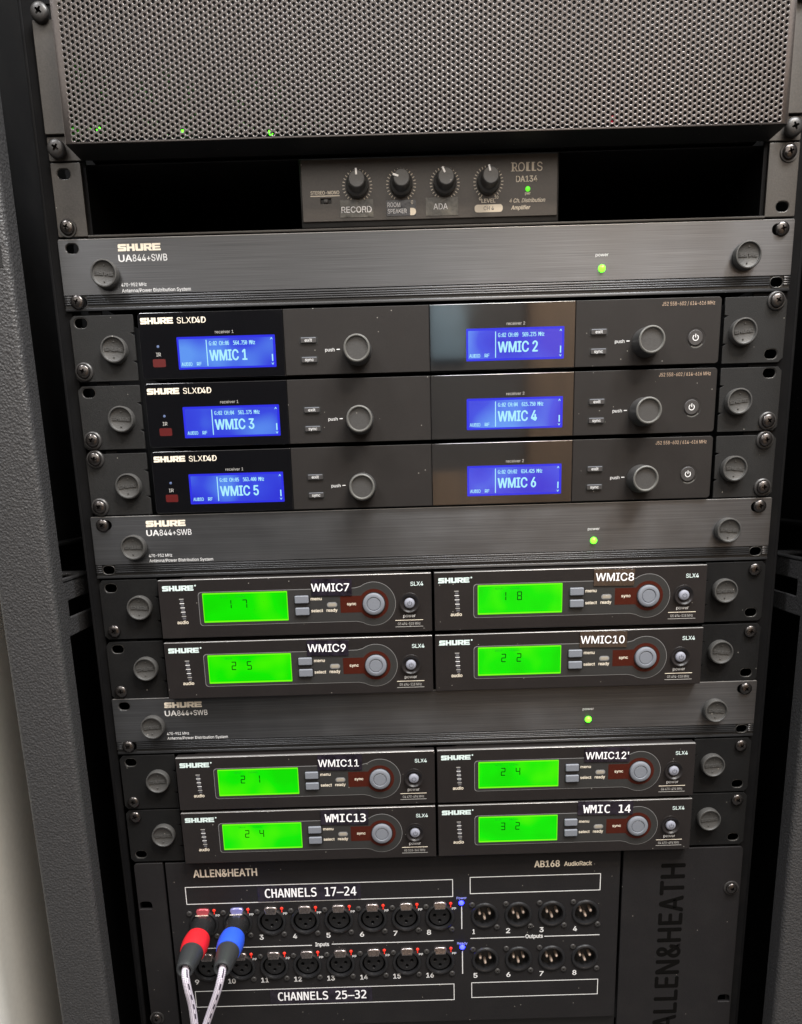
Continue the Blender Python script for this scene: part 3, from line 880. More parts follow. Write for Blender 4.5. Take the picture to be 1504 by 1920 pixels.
def dual(row, label, f1, f2, n1, n2, ear_l, ear_r, tilt):
    z0 = -U * row
    t = thing('dual_receiver', label, 'receiver', (0, 0, z0), 'dual receivers with blue screens')
    # ears: list of (kind, z) for slots and screws
    for s_, cfg in ((-1, ear_l), (1, ear_r)):
        xa, xb = (-239.4, -197.3) if s_ < 0 else (199.0, 240.6)
        hol = [slot(s_ * 232.2, z, 9.4, 6.8) for k_, z in cfg if k_ == 'slot']
        # outline with two nicks in the inner edge and clipped outer corners
        if s_ < 0:
            out = [(xa + 2.5, -45.0 + 1.0), (xb, -44.0), (xb, -32.9), (xb - 2.6, -31.4), (xb, -31.2), (xb, -15.2), (xb - 2.8, -13.7), (xb, -13.4), (xb, -2.3), (xa + 3.0, -2.3), (xa, -5.0), (xa, -41.5)]
        else:
            out = [(xa, -44.0), (xb - 3.0, -44.0), (xb, -41.2), (xb, -5.0), (xb - 2.6, -2.3), (xa, -2.3), (xa, -13.4), (xa + 2.8, -13.7), (xa, -15.2), (xa, -31.2), (xa + 2.6, -31.4), (xa, -32.9)]
        e = part('rack_ear', slab(tuple(out), hol, 2.6, 0.3, M_ear, 'rack_ear'), t, (0, 0, 0))
        for k_, z in cfg:
            if k_ == 'slot': lip(t, s_ * 232.2, z)
            if k_ == 'screw': screw(t, s_ * 232.9, z, 0, 'thick')
    for cx in (-210.9, 211.3): cap(t, cx, -24.4, tilt)
    part('case', boxm(-191, 6, -43, 192, 170, -3, M_frame, 1, 'case'), t)
    # four front modules: gloss, matte, gloss, matte
    A, B, C, D_, E_ = -193.6, -97.1, 0.6, 98.5, 195.9
    zt, zb = -2.0, -43.7
    part('gloss_window', slab(rr(A, zb, B, zt, (2.2, 0.1, 0.1, 2.2)), (), 8.0, 0.35, M_gloss, 'gloss_window'), t, (0, -2, 0), rz=0.0)
    part('matte_panel', slab(rr(B + 0.25, zb, C, zt, 0.1), (), 8.0, 0.3, M_matte, 'matte_panel'), t, (0, -1.9, 0))
    part('gloss_window', slab(rr(C + 0.25, zb, D_, zt, 0.1), (), 8.0, 0.35, M_gloss, 'gloss_window'), t, (0, -2, 0))
    part('matte_panel', slab(rr(D_ + 0.25, zb, E_, zt, (0.1, 2.2, 2.2, 0.1)), (), 8.0, 0.3, M_matte, 'matte_panel'), t, (0, -1.9, 0))
    f = thing_front = part('front_print', slab(rr(-179.0, -0.2, -178.8, 0, 0.01), (), 0.01, 0, M_gloss, 'front_print'), t, (0, -2.0, -20))
    bpy.data.objects.remove(f)
    Y = -2.05
    part('brand_lettering', logo(21.8, 3.9, M_cream), t, (-191.9, Y, -9.0))
    part('lettering', text('SLXD', 13.0, 3.7, M_cream, 0.0), t, (-167.5, Y, -9.0))
    part('lettering', text('4D', 6.6, 3.7, M_cream, 0.03), t, (-154.9, Y, -9.0))
    part('lettering', text('receiver 1', 12.4, 1.9, M_dim, 0.0), t, (-142.8, Y, -15.9))
    part('lettering', text('receiver 2', 12.4, 1.9, M_dim, 0.0), t, (52.4, Y, -15.9))
    part('light_sensor', lathe([(0, -0.3), (0.8, -0.2), (0.9, 0)], mat('sensor_blue', (0.10, 0.14, 0.26), 0.3), 16, 'light_sensor'), t, (-181.7, -2, -23.2))
    part('lettering', text('IR', 3.2, 2.3, M_dim, 0.02), t, (-183.3, Y, -29.3))
    part('infrared_window', slab(rr(-186, -36.1, -177.4, -31.0, 0.9), (), 0.1, 0, M_red, 'infrared_window'), t, (0, Y - 0.02, 0))
    receiver_screen(t, -168.8, f1, 'WMIC', n1)
    receiver_screen(t, 25.3, f2, 'WMIC', n2)
    for x in (-80.6, 114.3):
        for zz_, s_ in ((-21.9, 'exit'), (-34.2, 'sync')):
            part('button_well', slab(rrc(12.4, 5.2, 0.9), (), 0.05, 0, M_black, 'button_well'), t, (x, -1.96, zz_))
            b_ = part('menu_button', BTN, t, (x, -3.0, zz_))
            part('button_edge', BTNTOP, b_, (0, -0.03, 1.45))
            part('lettering', text(s_, 4.9 if s_ == 'exit' else 5.8, 1.95, M_white, 0.02, align='C'), b_, (0, -0.07, -0.95))
    for x, kx in ((-69.7, -48.0), (125.4, 146.3)):
        part('lettering', text('push', 6.4, 2.1, M_white, 0.01), t, (x, Y, -29.2))
        part('dash', boxm(x + 7.7, Y, -28.35, x + 9.9, Y + 0.05, -27.8, M_white, 0, 'dash'), t)
        k = part('menu_knob', KN_BODY, t, (kx, -1.9, -29.4))
        part('knob_rim', KN_RIM, k)
    part('power_well', lathe([(6.5, 0.0), (6.3, 0.05), (5.3, 1.2), (0, 1.3)], M_black, 40, 'power_well'), t, (179.9, -1.97, -27.4))
    b_ = part('power_button', lathe([(0, -0.5), (4.6, -0.6), (5.0, -0.3), (5.1, 0)], M_btn, 40, 'power_button'), t, (179.5, -2.0, -27.2))
    part('power_symbol', power_symbol(M_white, 2.1, 0.55), b_, (0, -0.66, 0))
    part('well_glint', slab(tuple((round(r_ * math.cos(R(a)), 3), round(r_ * math.sin(R(a)), 3)) for r_, rng in ((6.2, range(-120, -30, 10)), (5.6, range(-40, -121, -10))) for a in rng), (), 0.05, 0, M_knobrim, 'glint_arc'), t, (179.9, -2.03, -27.4))  # painted glint on the lower rim of the power well
    part('lettering', text('J52 558-602 / 614-616 MHz', 35.2, 2.3, M_tan, 0.0), t, (156.2, Y, -6.8))
    return t


dual(1, 'topmost of the three dual receivers, blue screens reading WMIC 1 and WMIC 2', 'G:02 CH:06  564.750 MHz', 'G:02 CH:09  569.275 MHz', '1', '2',
     [('slot', -6.9), ('screw', -37.6)], [('screw', -5.4), ('slot', -38.6)], -3)
dual(2, 'middle one of the three dual receivers, blue screens reading WMIC 3 and WMIC 4', 'G:02 CH:04  561.175 MHz', 'G:02 CH:04  615.750 MHz', '3', '4',
     [('slot', -6.6), ('screw', -37.6)], [('slot', -6.3), ('screw', -37.4)], -1)
dual(3, 'lowest of the three dual receivers, blue screens reading WMIC 5 and WMIC 6', 'G:02 CH:05  563.400 MHz', 'G:02 CH:02  614.425 MHz', '5', '6',
     [('screw', -5.8), ('screw', -38.0)], [('screw', -5.8), ('screw', -37.8)], 0)

# ================================================================= HALF-WIDTH RECEIVERS WITH GREEN SCREENS
def band_outline(xa, xb, za, zb, cx, cz, r_):
    """rounded bar from xa to xb joined to a disc"""
    pts = []
    q = 2.0
    hz = (za - zb) / 2; mid = (za + zb) / 2
    pts += [(xa, zb + q), (xa + q * .3, zb + q * .3), (xa + q, zb)]
    # lower joint
    import math as _m
    neck = 3.0
    al = _m.asin(max(-1, min(1, (zb - cz) / r_)))
    x_l = cx - r_ * _m.cos(al)
    pts += [(x_l - neck, zb)]
    a0 = _m.degrees(_m.atan2(zb - 1.0 - cz, -(_m.sqrt(max(r_ ** 2 - (zb - 1.0 - cz) ** 2, 0.01))))) % 360
    a1 = _m.degrees(_m.atan2(za + 1.0 - cz, -(_m.sqrt(max(r_ ** 2 - (za + 1.0 - cz) ** 2, 0.01))))) % 360
    n = 40
    span = (a1 + 360 - a0)
    for k in range(n + 1):
        a = R(a0 + span * k / n)
        pts.append((cx + r_ * _m.cos(a), cz + r_ * _m.sin(a)))
    al = _m.asin(max(-1, min(1, (za - cz) / r_)))
    pts += [(cx - r_ * _m.cos(al) - neck, za)]
    pts += [(xa + q, za), (xa + q * .3, za - q * .3), (xa, za - q)]
    return tuple((round(a, 3), round(b, 3)) for a, b in pts)


SEGS = {'1': 'bc', '2': 'abged', '3': 'abgcd', '4': 'fgbc', '5': 'afgcd', '7': 'abc', '8': 'abcdefg'}


def digit(d):
    key = ('dig', d)
    if key in CACHE: return CACHE[key]
    W, H, t_ = 3.4, 6.2, 0.62
    g = 0.25
    L = {'a': (g, H - t_, W - g, H), 'd': (g, 0, W - g, t_), 'g': (g, H / 2 - t_ / 2, W - g, H / 2 + t_ / 2),
         'f': (0, H / 2 + g, t_, H - g), 'b': (W - t_, H / 2 + g, W, H - g), 'e': (0, g, t_, H / 2 - g), 'c': (W - t_, g, W, H / 2 - g)}
    me = merge([(slab(((L[s][0], L[s][1]), (L[s][2], L[s][1]), (L[s][2], L[s][3]), (L[s][0], L[s][3])), (), 0.04, 0, M_seg, 'seg'), (0, 0, 0)) for s in SEGS[d]], 'screen_digit')
    CACHE[key] = me
    return me


BX, BZ = 153.3, -22.1
BAND = band_outline(28.0, 142, -10.2, -34.6, BX, BZ, 15.8)
BAND_I = band_outline(28.35, 142, -10.55, -34.25, BX, BZ, 15.5)


def half(row, side, label, digs, tape_words, tape, words, mono, freq, ear, slots_, screws_, tape_mat=None, tape_tilt=(0, 0), zadj=0.0):
    x0 = -196.2 if side < 0 else 0.6
    z0 = -U * row + zadj
    t = thing('half_receiver', label, 'receiver', (x0, 0, z0), 'half-width receivers with green screens')
    W = 194.9
    YF_ = -8.0
    part('faceplate', slab(rr(0, -43.2, W, -1.2, 0.5), [], 9.0, 0.45, M_slx, 'faceplate'), t, (0, YF_, 0))
    part('top_edge', boxm(0.3, -0.04, -1.75, W - 0.3, 3.0, -1.16, M_edge, 0.2, 'top_edge'), t, (0, YF_, 0))  # painted highlight of the lit top bevel, as a paler strip
    part('case', boxm(2, 1.0, -42.5, W - 2, 160, -2.0, M_frame, 0.5, 'case'), t)
    part('top_ridge', slab(((12, 0), (W - 14, 0), (W - 19, 1.9), (17, 1.9)), (), 8, 0.2, M_slx, 'top_ridge'), t, (0, 1.0, -2.1))
    Y = YF_ - 0.05
    bz = part('display_bezel', slab(BAND, (), 0.14, 0.0, M_bezel_edge, 'display_bezel'), t, (0, YF_ - 0.14, 0))
    part('bezel_field', slab(BAND_I, (), 0.06, 0.0, M_bezel, 'bezel_field'), bz, (0, -0.06, 0))
    Yb = YF_ - 0.22
    part('brand_lettering', logo(22.2, 3.7, M_mint), t, (3.0, Y, -8.9))
    part('trade_mark', lathe([(0, -0.05), (0.6, -0.04), (0.6, 0)], M_mint, 12, 'trade_mark'), t, (26.6, YF_, -5.4))
    for k in range(5):
        part('audio_mark', boxm(-1.6, -0.06, -0.28, 1.6, 0, 0.28, M_white if k in (1, 2, 3) else M_dim, 0, 'audio_mark'), t, (15.9 + 0.2 * k, YF_, -14.9 - 3.1 * k))
        part('audio_lamp', boxm(-1.2, -0.05, -0.8, 1.2, 0, 0.6, M_ledw, 0, 'audio_lamp'), t, (16.1 + 0.2 * k, YF_, -16.3 - 3.1 * k))
    part('lettering', text('audio', 8.0, 2.4, M_cream, 0.03), t, (11.6, Y, -32.8))
    s = part('screen', slab(rr(0, -21.2, 60.6, 0, 0.4), (), 0.1, 0.0, M_green_e, 'screen'), t, (31.1, Yb - 0.1, -11.1))
    part('backlight', slab(rr(0.5, -20.1, 60.1, -0.9, 0.3), (), 0.04, 0.0, M_green, 'backlight'), s, (0, -0.04, 0))
    part('screen_digit', digit(digs[0]), s, (17.0, -0.1, -11.4))
    part('screen_digit', digit(digs[1]), s, (28.2, -0.1, -11.4))
    part('screen_lettering', text('GROUP', 5.4, 1.2, M_segf, 0.0), s, (12.4, -0.1, -3.4))
    part('screen_lettering', text('CHANNEL', 7.4, 1.2, M_segf, 0.0), s, (23.2, -0.1, -3.4))
    for bx_, bz_, s_, w_ in ((101.9, -17.5, 'menu', 7.8), (102.0, -26.1, 'select', 8.4)):
        part('button_well', slab(rrc(11.4, 6.8, 0.8), (), 0.05, 0, M_black, 'button_well'), t, (bx_ + 0.2, Yb - 0.02, bz_ - 0.2))
        part('menu_button', slab(rrc(9.9, 5.5, 0.7), (), 2.4, 0.55, M_grey, 'menu_button'), t, (bx_, YF_ - 2.0, bz_))
        part('lettering', text(s_, w_, 2.2, M_cream, 0.03), t, (108.3, Yb, bz_ - 0.9))
    part('ready_lamp', slab(rrc(7.4, 3.6, 1.75), (), 0.3, 0.1, M_bezel_edge, 'ready_lamp'), t, (123.4, Yb - 0.1, -22.0))
    part('lamp_lens', slab(rrc(5.8, 2.2, 1.05), (), 0.4, 0.1, M_lens, 'lamp_lens'), t, (123.4, Yb - 0.25, -22.0))
    part('lettering', text('ready', 7.8, 2.3, M_cream, 0.03), t, (119.3, Yb, -27.0))
    part('sync_field', slab(tuple([(129.4, -28.0), (144.2, -28.0)] + [(round(BX + 10.7 * math.cos(R(a)), 3), round(BZ + 10.7 * math.sin(R(a)), 3)) for a in range(-145, 146, 10)] + [(144.2, -16.0), (129.4, -16.0)]), (), 0.06, 0, M_sync, 'sync_field'), t, (0, Yb - 0.03, 0))
    part('lettering', text('sync', 6.6, 2.1, M_cream, 0.03), t, (134.1, Yb - 0.06, -22.7))
    part('button_well', lathe([(0, -0.05), (8.4, -0.05), (8.4, 0)], M_black, 40, 'button_well'), t, (BX + 0.1, Yb - 0.06, BZ))
    part('sync_button', lathe([(0, -2.2), (4.3, -2.2), (4.75, -1.75), (5.2, -2.45), (6.9, -2.5), (7.6, -2.1), (7.8, -1.5), (7.8, 0)], M_grey, 48, 'sync_button'), t, (BX, Yb, BZ))
    # recessed power button: dished ring and pale centre
    part('power_dish', lathe([(7.0, -0.02), (6.4, 0.0), (5.4, 0.9), (4.6, 1.8), (0, 2.0)], M_slx, 44, 'power_dish'), t, (178.9, YF_ - 2.1, -22.3))
    part('power_dish_rim', lathe([(6.4, 2.02), (7.2, 2.0), (7.35, 2.12)], M_slx, 44, 'rim'), t, (178.9, YF_ - 2.1, -22.3))
    b_ = part('power_button', lathe([(0, -2.3), (2.6, -2.3), (3.5, -1.7), (3.7, -0.8), (3.8, 0)], M_pwr, 36, 'power_button'), t, (178.9, YF_ - 0.1, -22.3))
    part('power_symbol', power_symbol(M_symb, 1.75, 0.5), b_, (0.15, -2.36, -0.2))
    part('lettering', text('power', 8.9, 2.2, M_white, 0.03, align='C'), t, (178.6, Y, -32.6))
    part('print_line', boxm(168.4, Y, -34.9, 188.4, Y + 0.05, -34.5, M_cream, 0, 'print_line'), t)
    part('print_line', boxm(168.4, Y, -39.6, 188.4, Y + 0.05, -39.25, M_dim, 0, 'print_line'), t)
    part('lettering', text(freq, 16.2, 1.9, M_dim, 0.0), t, (170.2, Y, -38.2))
    part('lettering', text('SLX4', 9.1, 2.8, M_mint, 0.025), t, (179.9, Y, -10.0))
    # label tape
    tx0, tz0, tx1, tz1 = tape
    wx, wz, ww, wc = words
    lab = part('label_tape', slab(rr(-(tx1 - tx0) / 2, -(tz0 - tz1) / 2, (tx1 - tx0) / 2, (tz0 - tz1) / 2, 0.25), (), 0.22, 0.04, tape_mat or M_tape, 'label_tape'), t,
               ((tx0 + tx1) / 2, Yb - 0.55, (tz0 + tz1) / 2), 1.0 if tape_tilt[0] == 0 else tape_tilt[0], tape_tilt[1])
    part('tape_lettering', text(tape_words, ww, wc, M_tapew, 0.02 if not mono else 0.022, kind='mono' if mono else 'sans'), lab,
         (wx - (tx0 + tx1) / 2, -0.07, wz - (tz0 + tz1) / 2))
    # rack ear on the outer side
    ea, eb = (-240.6 - x0, -198.8 - x0) if side < 0 else (197.2 - x0, 240.6 - x0)
    nx = eb if side < 0 else ea
    d = -2.8 if side < 0 else 2.8
    if side < 0:
        out = [(ea + 2.5, -44.1), (eb, -44.1), (eb, -32.6), (eb + d, -31.2), (eb, -30.8), (eb, -15.0), (eb + d, -13.6), (eb, -13.2), (eb, -0.9), (ea + 2.5, -0.9), (ea, -3.6), (ea, -41.4)]
    else:
        out = [(ea, -44.1), (eb - 2.5, -44.1), (eb, -41.4), (eb, -3.6), (eb - 2.5, -0.9), (ea, -0.9), (ea, -13.2), (ea + d, -13.6), (ea, -15.0), (ea, -30.8), (ea + d, -31.2), (ea, -32.6)]
    hol = [slot(side * 232.4 - x0, z, 9.4, 6.8) for z in slots_]
    part('rack_ear', slab(tuple((round(a, 3), round(b, 3)) for a, b in out), hol, 2.6, 0.3, M_earx, 'rack_ear'), t)
    for z in slots_: lip(t, side * 232.4 - x0, z)
    for z in screws_: screw(t, side * 233.0 - x0, z, 0, None)
    cap(t, (-212.2 if side < 0 else 211.0) - x0, -20.9, 0)
    return t


G5, G4, H5 = 'G5 494-518 MHz', 'G4 470-494 MHz', 'H5 518-542 MHz'
L_ = 'half-width receiver with green screen and white-on-black tape reading '
half(5, -1, L_ + 'WMIC7', '17', 'WMIC7', (109.2, -3.4, 138.0, -15.4), (109.0, -12.2, 27.2, 5.5), False, G5, 0, [-6.6], [-38.1])
half(5, 1, L_ + 'WMIC8', '18', 'WMIC8', (113.9, -2.2, 143.0, -14.2), (115.2, -10.6, 27.3, 5.5), False, G5, 0, [-37.8], [-6.4], M_tape2)
half(6, -1, L_ + 'WMIC9', '25', 'WMIC9', (103.6, -2.5, 133.8, -13.8), (104.2, -10.8, 27.6, 5.5), False, G5, 0, [-6.3], [-37.9], zadj=-0.8)
half(6, 1, L_ + 'WMIC10', '22', 'WMIC10', (105.0, -1.7, 139.4, -13.6), (105.6, -10.6, 32.0, 5.5), False, G5, 0, [-37.8], [-6.4], M_tape2, zadj=-0.8)
half(8, -1, L_ + 'WMIC11', '21', 'WMIC11', (106.8, -1.8, 140.2, -14.2), (107.2, -11.2, 30.6, 5.5), False, G4, 0, [-6.3], [-37.8])
half(8, 1, L_ + 'WMIC12', '24', "WMIC12'", (110.9, -2.3, 145.0, -13.8), (111.8, -11.4, 32.6, 5.5), False, G4, 0, [-38.0], [-6.4])
half(9, -1, L_ + 'WMIC13', '24', 'WMIC13', (106.8, -2.0, 143.4, -14.0), (110.0, -11.6, 31.4, 6.4), True, H5, 0, [-38.0], [-6.0], zadj=0.0)
half(9, 1, L_ + 'WMIC 14', '32', 'WMIC 14', (107.0, -0.9, 149.4, -12.2), (111.0, -10.5, 36.6, 6.4), True, G4, 0, [-38.0], [-6.2], zadj=0.0)

# ================================================================= STAGE BOX
Z0 = -444.9
box = thing('stage_box', 'black stage box with sixteen input and eight output sockets', 'stage box', (0, 0, Z0))


def bz_(z): return z - Z0


IN_T = [(-188.3 + 27.04 * k, -500.0) for k in range(8)]
IN_B = [(-188.6 + 27.04 * k, -540.3) for k in range(8)]
OUT_T = [(37.0 + 27.04 * k, -500.1) for k in range(4)]
OUT_B = [(37.5 + 27.04 * k, -540.2) for k in range(4)]
holes = [tuple((round(x, 3), round(z - Z0, 3)) for x, z in circ(cx, cz, 10.2, 28)) for cx, cz in IN_T + IN_B + OUT_T + OUT_B]
part('front_panel', slab(rr(-214.6, bz_(-596.6), 144.6, bz_(-446.2), (1.5, 3.5, 0.3, 0.3)), holes, 2.0, 0.3, M_box, 'front_panel'), box)
part('lower_panel', boxm(-214, 3.0, bz_(-622), 145.5, 4.6, bz_(-590), M_black, 0, 'lower_panel'), box)


def square_slot(cx, cz): return rr(cx - 4.9, cz - 3.0, cx + 4.9, cz + 3.6, (0.6, 0.6, 3.0, 3.0), 4)


part('side_ear', slab(tuple((a, b) for a, b in rr(-239.3, bz_(-622), -216.6, bz_(-445.8), (1, 0.3, 0.3, 3))), [square_slot(-233.2, bz_(-482.6))], 3.0, 0.4, M_box, 'side_ear'), box)
part('side_cheek', slab(rr(146.8, bz_(-622), 241.2, bz_(-446.3), (0.3, 1, 3, 0.3)), [square_slot(235.0, bz_(-582.9))], 3.0, 0.4, M_box, 'side_cheek'), box)
av = text('ALLEN&HEATH', 152.0, 18.6, M_boxdark, 0.055, space=1.05).copy()
av.transform(Matrix.Rotation(R(-90), 4, 'Y'))
part('large_lettering', av, box, (196.0, -0.08, bz_(-611.2)))
screw(box, -234.2, bz_(-585.4), 0, 'thin').data = SCREW
for o_ in [screw(box, 233.8, bz_(-481.4), 0, 'thin')]: pass
part('chassis', boxm(-212, 30, bz_(-620), 212, 240, bz_(-447), M_black, 0, 'chassis'), box)
YP = -0.06
part('lettering', text('ALLEN&HEATH', 50.4, 6.3, M_cream, 0.045), box, (-193.1, YP, bz_(-459.0)))
part('lettering', text('AB168', 20.2, 5.4, M_cream, 0.05), box, (76.4, YP, bz_(-458.9)))
part('lettering', text('AudioRack', 22.2, 3.7, M_cream, 0.05), box, (100.0, YP, bz_(-458.5)))
for a in ((-200.8, -482.6, 11.9, -467.2), (25.3, -480.6, 129.4, -465.8), (-201.2, -576.6, 12.0, -561.3), (26.0, -575.2, 130.2, -560.8)):
    part('print_outline', frame_lines(a[0], bz_(a[1]), a[2], bz_(a[3]), 0.55, M_white), box, (0, YP, 0))
for a in ((-188, -103.0, -522.2), (-86.8, 11.8, -521.7), (25.4, 69.4, -520.3), (85.3, 130.0, -520.3)):
    part('print_line', boxm(a[0], YP, bz_(a[2]) - 0.3, a[1], 0, bz_(a[2]) + 0.3, M_white, 0, 'print_line'), box)
for a in ((18.6, -491.4, -511.5), (18.9, -531.5, -552.4)):
    part('print_line', boxm(a[0] - 0.35, YP, bz_(a[2]), a[0] + 0.35, 0, bz_(a[1]), M_white, 0, 'print_line'), box)
part('lettering', text('Inputs', 11.2, 3.4, M_white, 0.05), box, (-100.2, YP, bz_(-523.2)))
part('lettering', text('Outputs', 14.2, 3.4, M_white, 0.05), box, (70.0, YP, bz_(-521.5)))
part('lettering', text('Power', 8.0, 2.0, mat('print_lit_blue', (0.30, 0.34, 0.8), 0.5), 0.04, align='C'), box, (18.6, YP, bz_(-484.8)))
part('lettering', text('Ready', 8.4, 2.0, mat('print_lit_blue', (0.3, 0.34, 0.8), 0.5), 0.04, align='C'), box, (18.9, YP, bz_(-525.4)))
LB = lathe([(0, -2.0), (1.2, -1.6), (1.9, -0.5), (2.1, 0)], M_ledb, 16, 'status_lamp')
part('status_lamp', LB, box, (18.4, 0, bz_(-488.2)))
part('status_lamp', LB, box, (18.9, 0, bz_(-527.9)))
for words, tx, tz, w_, x_, z_, tw in (('CHANNELS 17–24', -143.6, -468.6, 82.0, -137.8, -478.2, 72.8), ('CHANNELS 25–32', -139.8, -561.9, 84.0, -133.4, -572.0, 72.8)):
    lt = part('label_tape', slab(rr(0, -13.4, w_, 0, 0.3), (), 0.25, 0.04, M_tape, 'label_tape'), box, (tx, -0.3, bz_(tz)))
    part('tape_lettering', text(words, tw, 7.5, M_tapew, 0.022, kind='mono'), lt, (x_ - tx, -0.08, z_ - tz - 0.2))

# sockets
F_RING = lathe([(9.3, 1.6), (9.3, -0.6), (9.7, -1.5), (10.6, -1.7), (11.4, -1.2), (11.7, -0.3), (11.8, 0.0)], M_sock, 44, 'input_socket')
ins_h = [circ(-4.0, 0.7, 1.35, 14), circ(4.0, 0.7, 1.35, 14), circ(0.0, -3.9, 1.35, 14)]
F_INS = slab(circ(0, 0, 8.2, 36), ins_h, 3.0, 0.25, M_sock, 'socket_insert')
F_FLOOR = lathe([(0, 0), (9.4, 0)], M_black, 28, 'socket_floor')
LATCH = slab(tuple([(-4.2, -2.9), (4.2, -2.9), (4.6, -1.0), (5.3, 1.2), (4.6, 2.8), (2.0, 3.4), (-2.0, 3.4), (-4.6, 2.8), (-5.3, 1.2), (-4.6, -1.0)]), (), 4.2, 0.9, M_silver, 'release_latch', 3)
M_RING = lathe([(8.6, 7.0), (8.6, -0.4), (8.9, -1.2), (9.7, -1.5), (10.6, -1.2), (11.2, -0.2), (11.3, 0)], M_sock, 44, 'output_socket')
PIN = lathe([(0, -7.4), (0.7, -7.2), (1.15, -6.4), (1.15, 4)], M_gold, 14, 'contact_pin')
PH = lathe([(0, -0.9), (0.9, -0.7), (1.3, 0)], M_ledr, 14, 'phantom_lamp')


def num(s_, x, z):
    part('lettering', text(s_, (3.4 if s_ not in ('1',) else 2.0) if len(s_) == 1 else 6.2, 4.2, M_white, 0.05), box, (x, YP, z))


for i, (cx, cz) in enumerate(IN_T + IN_B):
    z = bz_(cz)
    so = part('input_socket', F_RING, box, (cx, 0, z))
    part('socket_floor', F_FLOOR, so, (0, 6.2, 0))
    part('socket_insert', F_INS, so, (0, 1.6, -0.2))
    lm = M_silver
    la = LATCH
    if i < 2:
        la = LATCH.copy(); la.materials.clear(); la.materials.append((M_latchr, M_latchb)[i])
    part('release_latch', la, so, (0.2, -3.0, 10.9), rx=-12)
    part('screw', SCREW_SMALL, so, (-10.9, 0, 9.4), random.uniform(0, 90))
    if i != 0: pass
    part('screw', SCREW_SMALL, so, (9.6, 0, -11.2), random.uniform(0, 90))
    part('phantom_lamp', PH, box, (cx + 8.9, 0, z + 11.6))
    part('lamp_stalk', boxm(-0.35, -0.06, -3.4, 0.35, 0, -1.0, M_ledr, 0, 'lamp_stalk'), box, (cx + 8.9, 0, z + 11.6))
    part('lettering', text('PP', 3.4, 2.0, M_white, 0.03), box, (cx + 9.8, YP, z + 6.0))
    n = i + 1
    if n not in (1, 2):
        num(str(n), cx - (10.6 if n < 9 else 11.6), z - (15.6 if n < 9 else 14.6))
for i, (cx, cz) in enumerate(OUT_T + OUT_B):
    z = bz_(cz)
    so = part('output_socket', M_RING, box, (cx, 0, z))
    part('socket_floor', lathe([(0, 0), (8.7, 0)], M_black, 28, 'floor2'), so, (0, 6.9, 0))
    for px, pz in ((-4.0, 1.8), (4.0, 1.8), (0, -2.6)):
        part('contact_pin', PIN, so, (px, 6.5, pz))
    part('screw', SCREW_SMALL, so, (-10.0, 0, 10.0), random.uniform(0, 90))
    part('screw', SCREW_SMALL, so, (9.9, 0, -10.4), random.uniform(0, 90))
    num(str(i + 1), cx - 9.8, z - 16.2)


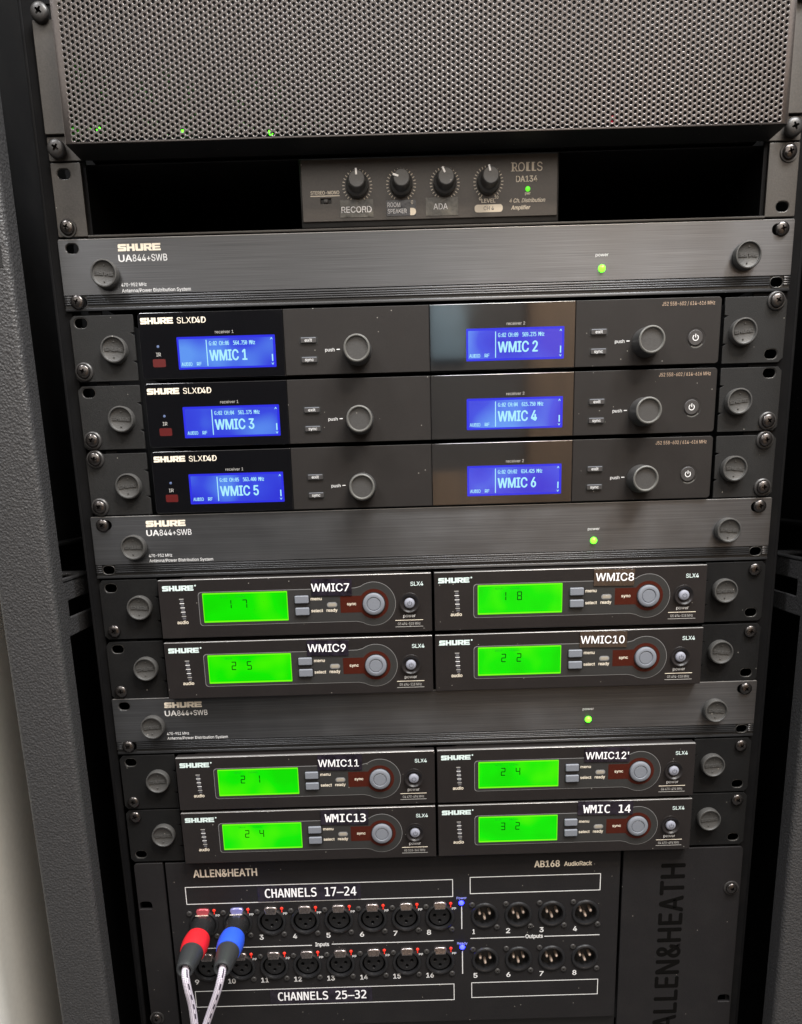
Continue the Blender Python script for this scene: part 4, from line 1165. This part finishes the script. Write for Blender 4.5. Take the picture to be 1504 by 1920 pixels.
# ================================================================= CABLES
def tube(pts, rad, m, name, seg=18, vscale=None):
    """smooth tube with UVs through points (mm)"""
    P_ = [Vector(q) for q in pts]
    sm = []
    for i in range(len(P_) - 1):
        p0 = P_[max(i - 1, 0)]; p1 = P_[i]; p2 = P_[i + 1]; p3 = P_[min(i + 2, len(P_) - 1)]
        for k in range(16):
            t_ = k / 16
            sm.append(0.5 * ((2 * p1) + (-p0 + p2) * t_ + (2 * p0 - 5 * p1 + 4 * p2 - p3) * t_ ** 2 + (-p0 + 3 * p1 - 3 * p2 + p3) * t_ ** 3))
    sm.append(P_[-1])
    vs = []; uvs = []; L_acc = 0; prev = None
    nrm = Vector((1, 0, 0))
    for i, q in enumerate(sm):
        d = (sm[min(i + 1, len(sm) - 1)] - sm[max(i - 1, 0)]).normalized()
        nrm = (nrm - d * nrm.dot(d)).normalized(); bn = d.cross(nrm)
        if prev is not None: L_acc += (q - prev).length
        prev = q
        for k in range(seg):
            a = 2 * math.pi * k / seg
            vs.append((q + nrm * rad * math.cos(a) + bn * rad * math.sin(a)) * MM); uvs.append((k / seg, L_acc))
    fs = []
    for i in range(len(sm) - 1):
        for k in range(seg):
            k2 = (k + 1) % seg
            fs.append((i * seg + k, i * seg + k2, (i + 1) * seg + k2, (i + 1) * seg + k))
    me = bpy.data.meshes.new(name); me.from_pydata([tuple(v) for v in vs], [], fs); me.update()
    uv = me.uv_layers.new(name='UVMap')
    for pl in me.polygons:
        for li, vi in zip(pl.loop_indices, pl.vertices):
            u_, v_ = uvs[vi]
            if u_ == 0 and max(uvs[x][0] for x in pl.vertices) > 0.7: u_ = 1.0
            uv.data[li].uv = (u_, v_)
    me.materials.append(m); me.shade_smooth()
    return me


def ribbed(prof, m, name, ribs=26, depth=0.035):
    me = lathe(prof, m, ribs * 2, name).copy()
    for i, v in enumerate(me.vertices):
        a = math.atan2(v.co.z, v.co.x)
        f = 1 + depth * (math.cos(a * ribs) * 0.5 - 0.5)
        if -0.0225 > v.co.y > -0.040: v.co.x *= f; v.co.z *= f
    return me


def cable(x, z, ring_m, label, ring_label, path, droop):
    c = thing('microphone_cable', label, 'cable', (x, 0, z), 'cables plugged into the stage box')
    part('plug_shell', lathe([(9.3, 1), (9.3, -3), (9.5, -6), (9.3, -9), (8.6, -12), (8.7, -24)], M_shell, 40, 'plug_shell'), c)
    part('shell_lettering', text('NEUTRIK', 10, 1.6, M_cream, 0.04, align='C').copy(), c, (0, -5.0, 9.55), rx=-90)
    part('colour_ring', ribbed([(8.7, -21.4), (9.2, -21.8), (9.9, -27), (10.1, -33), (9.7, -38), (9.1, -41), (8.5, -41.1)], ring_m, 'colour_ring'), c)
    part('strain_boot', lathe([(8.6, -39), (8.6, -41.1), (8.3, -46), (7.5, -54), (6.7, -61), (6.3, -64), (5.8, -65), (5.1, -65.1), (4.4, -64.3), (3.2, -62)], M_boot, 40, 'strain_boot'), c)
    part('cord', tube(path, 2.75, M_cord, 'cord'), c)
    return c


c1 = cable(-188.3, -500.0, M_plugred, 'braided cable with red ring plugged into the first input socket', '', [(0, -50, 0), (0, -61, -0.2), (0.8, -67, -3.5), (2.2, -69, -13), (3.8, -68, -30), (4.2, -68, -60), (4, -68, -110), (3, -66, -200)], 0)
c2 = cable(-161.2, -500.0, M_plugblue, 'braided cable with blue ring plugged into the second input socket', '', [(0, -50, 0), (0, -61, -0.2), (-0.4, -67, -4), (-4.0, -69, -16), (-14, -68, -42), (-24, -68, -70), (-38, -68, -110), (-60, -66, -200)], 0)
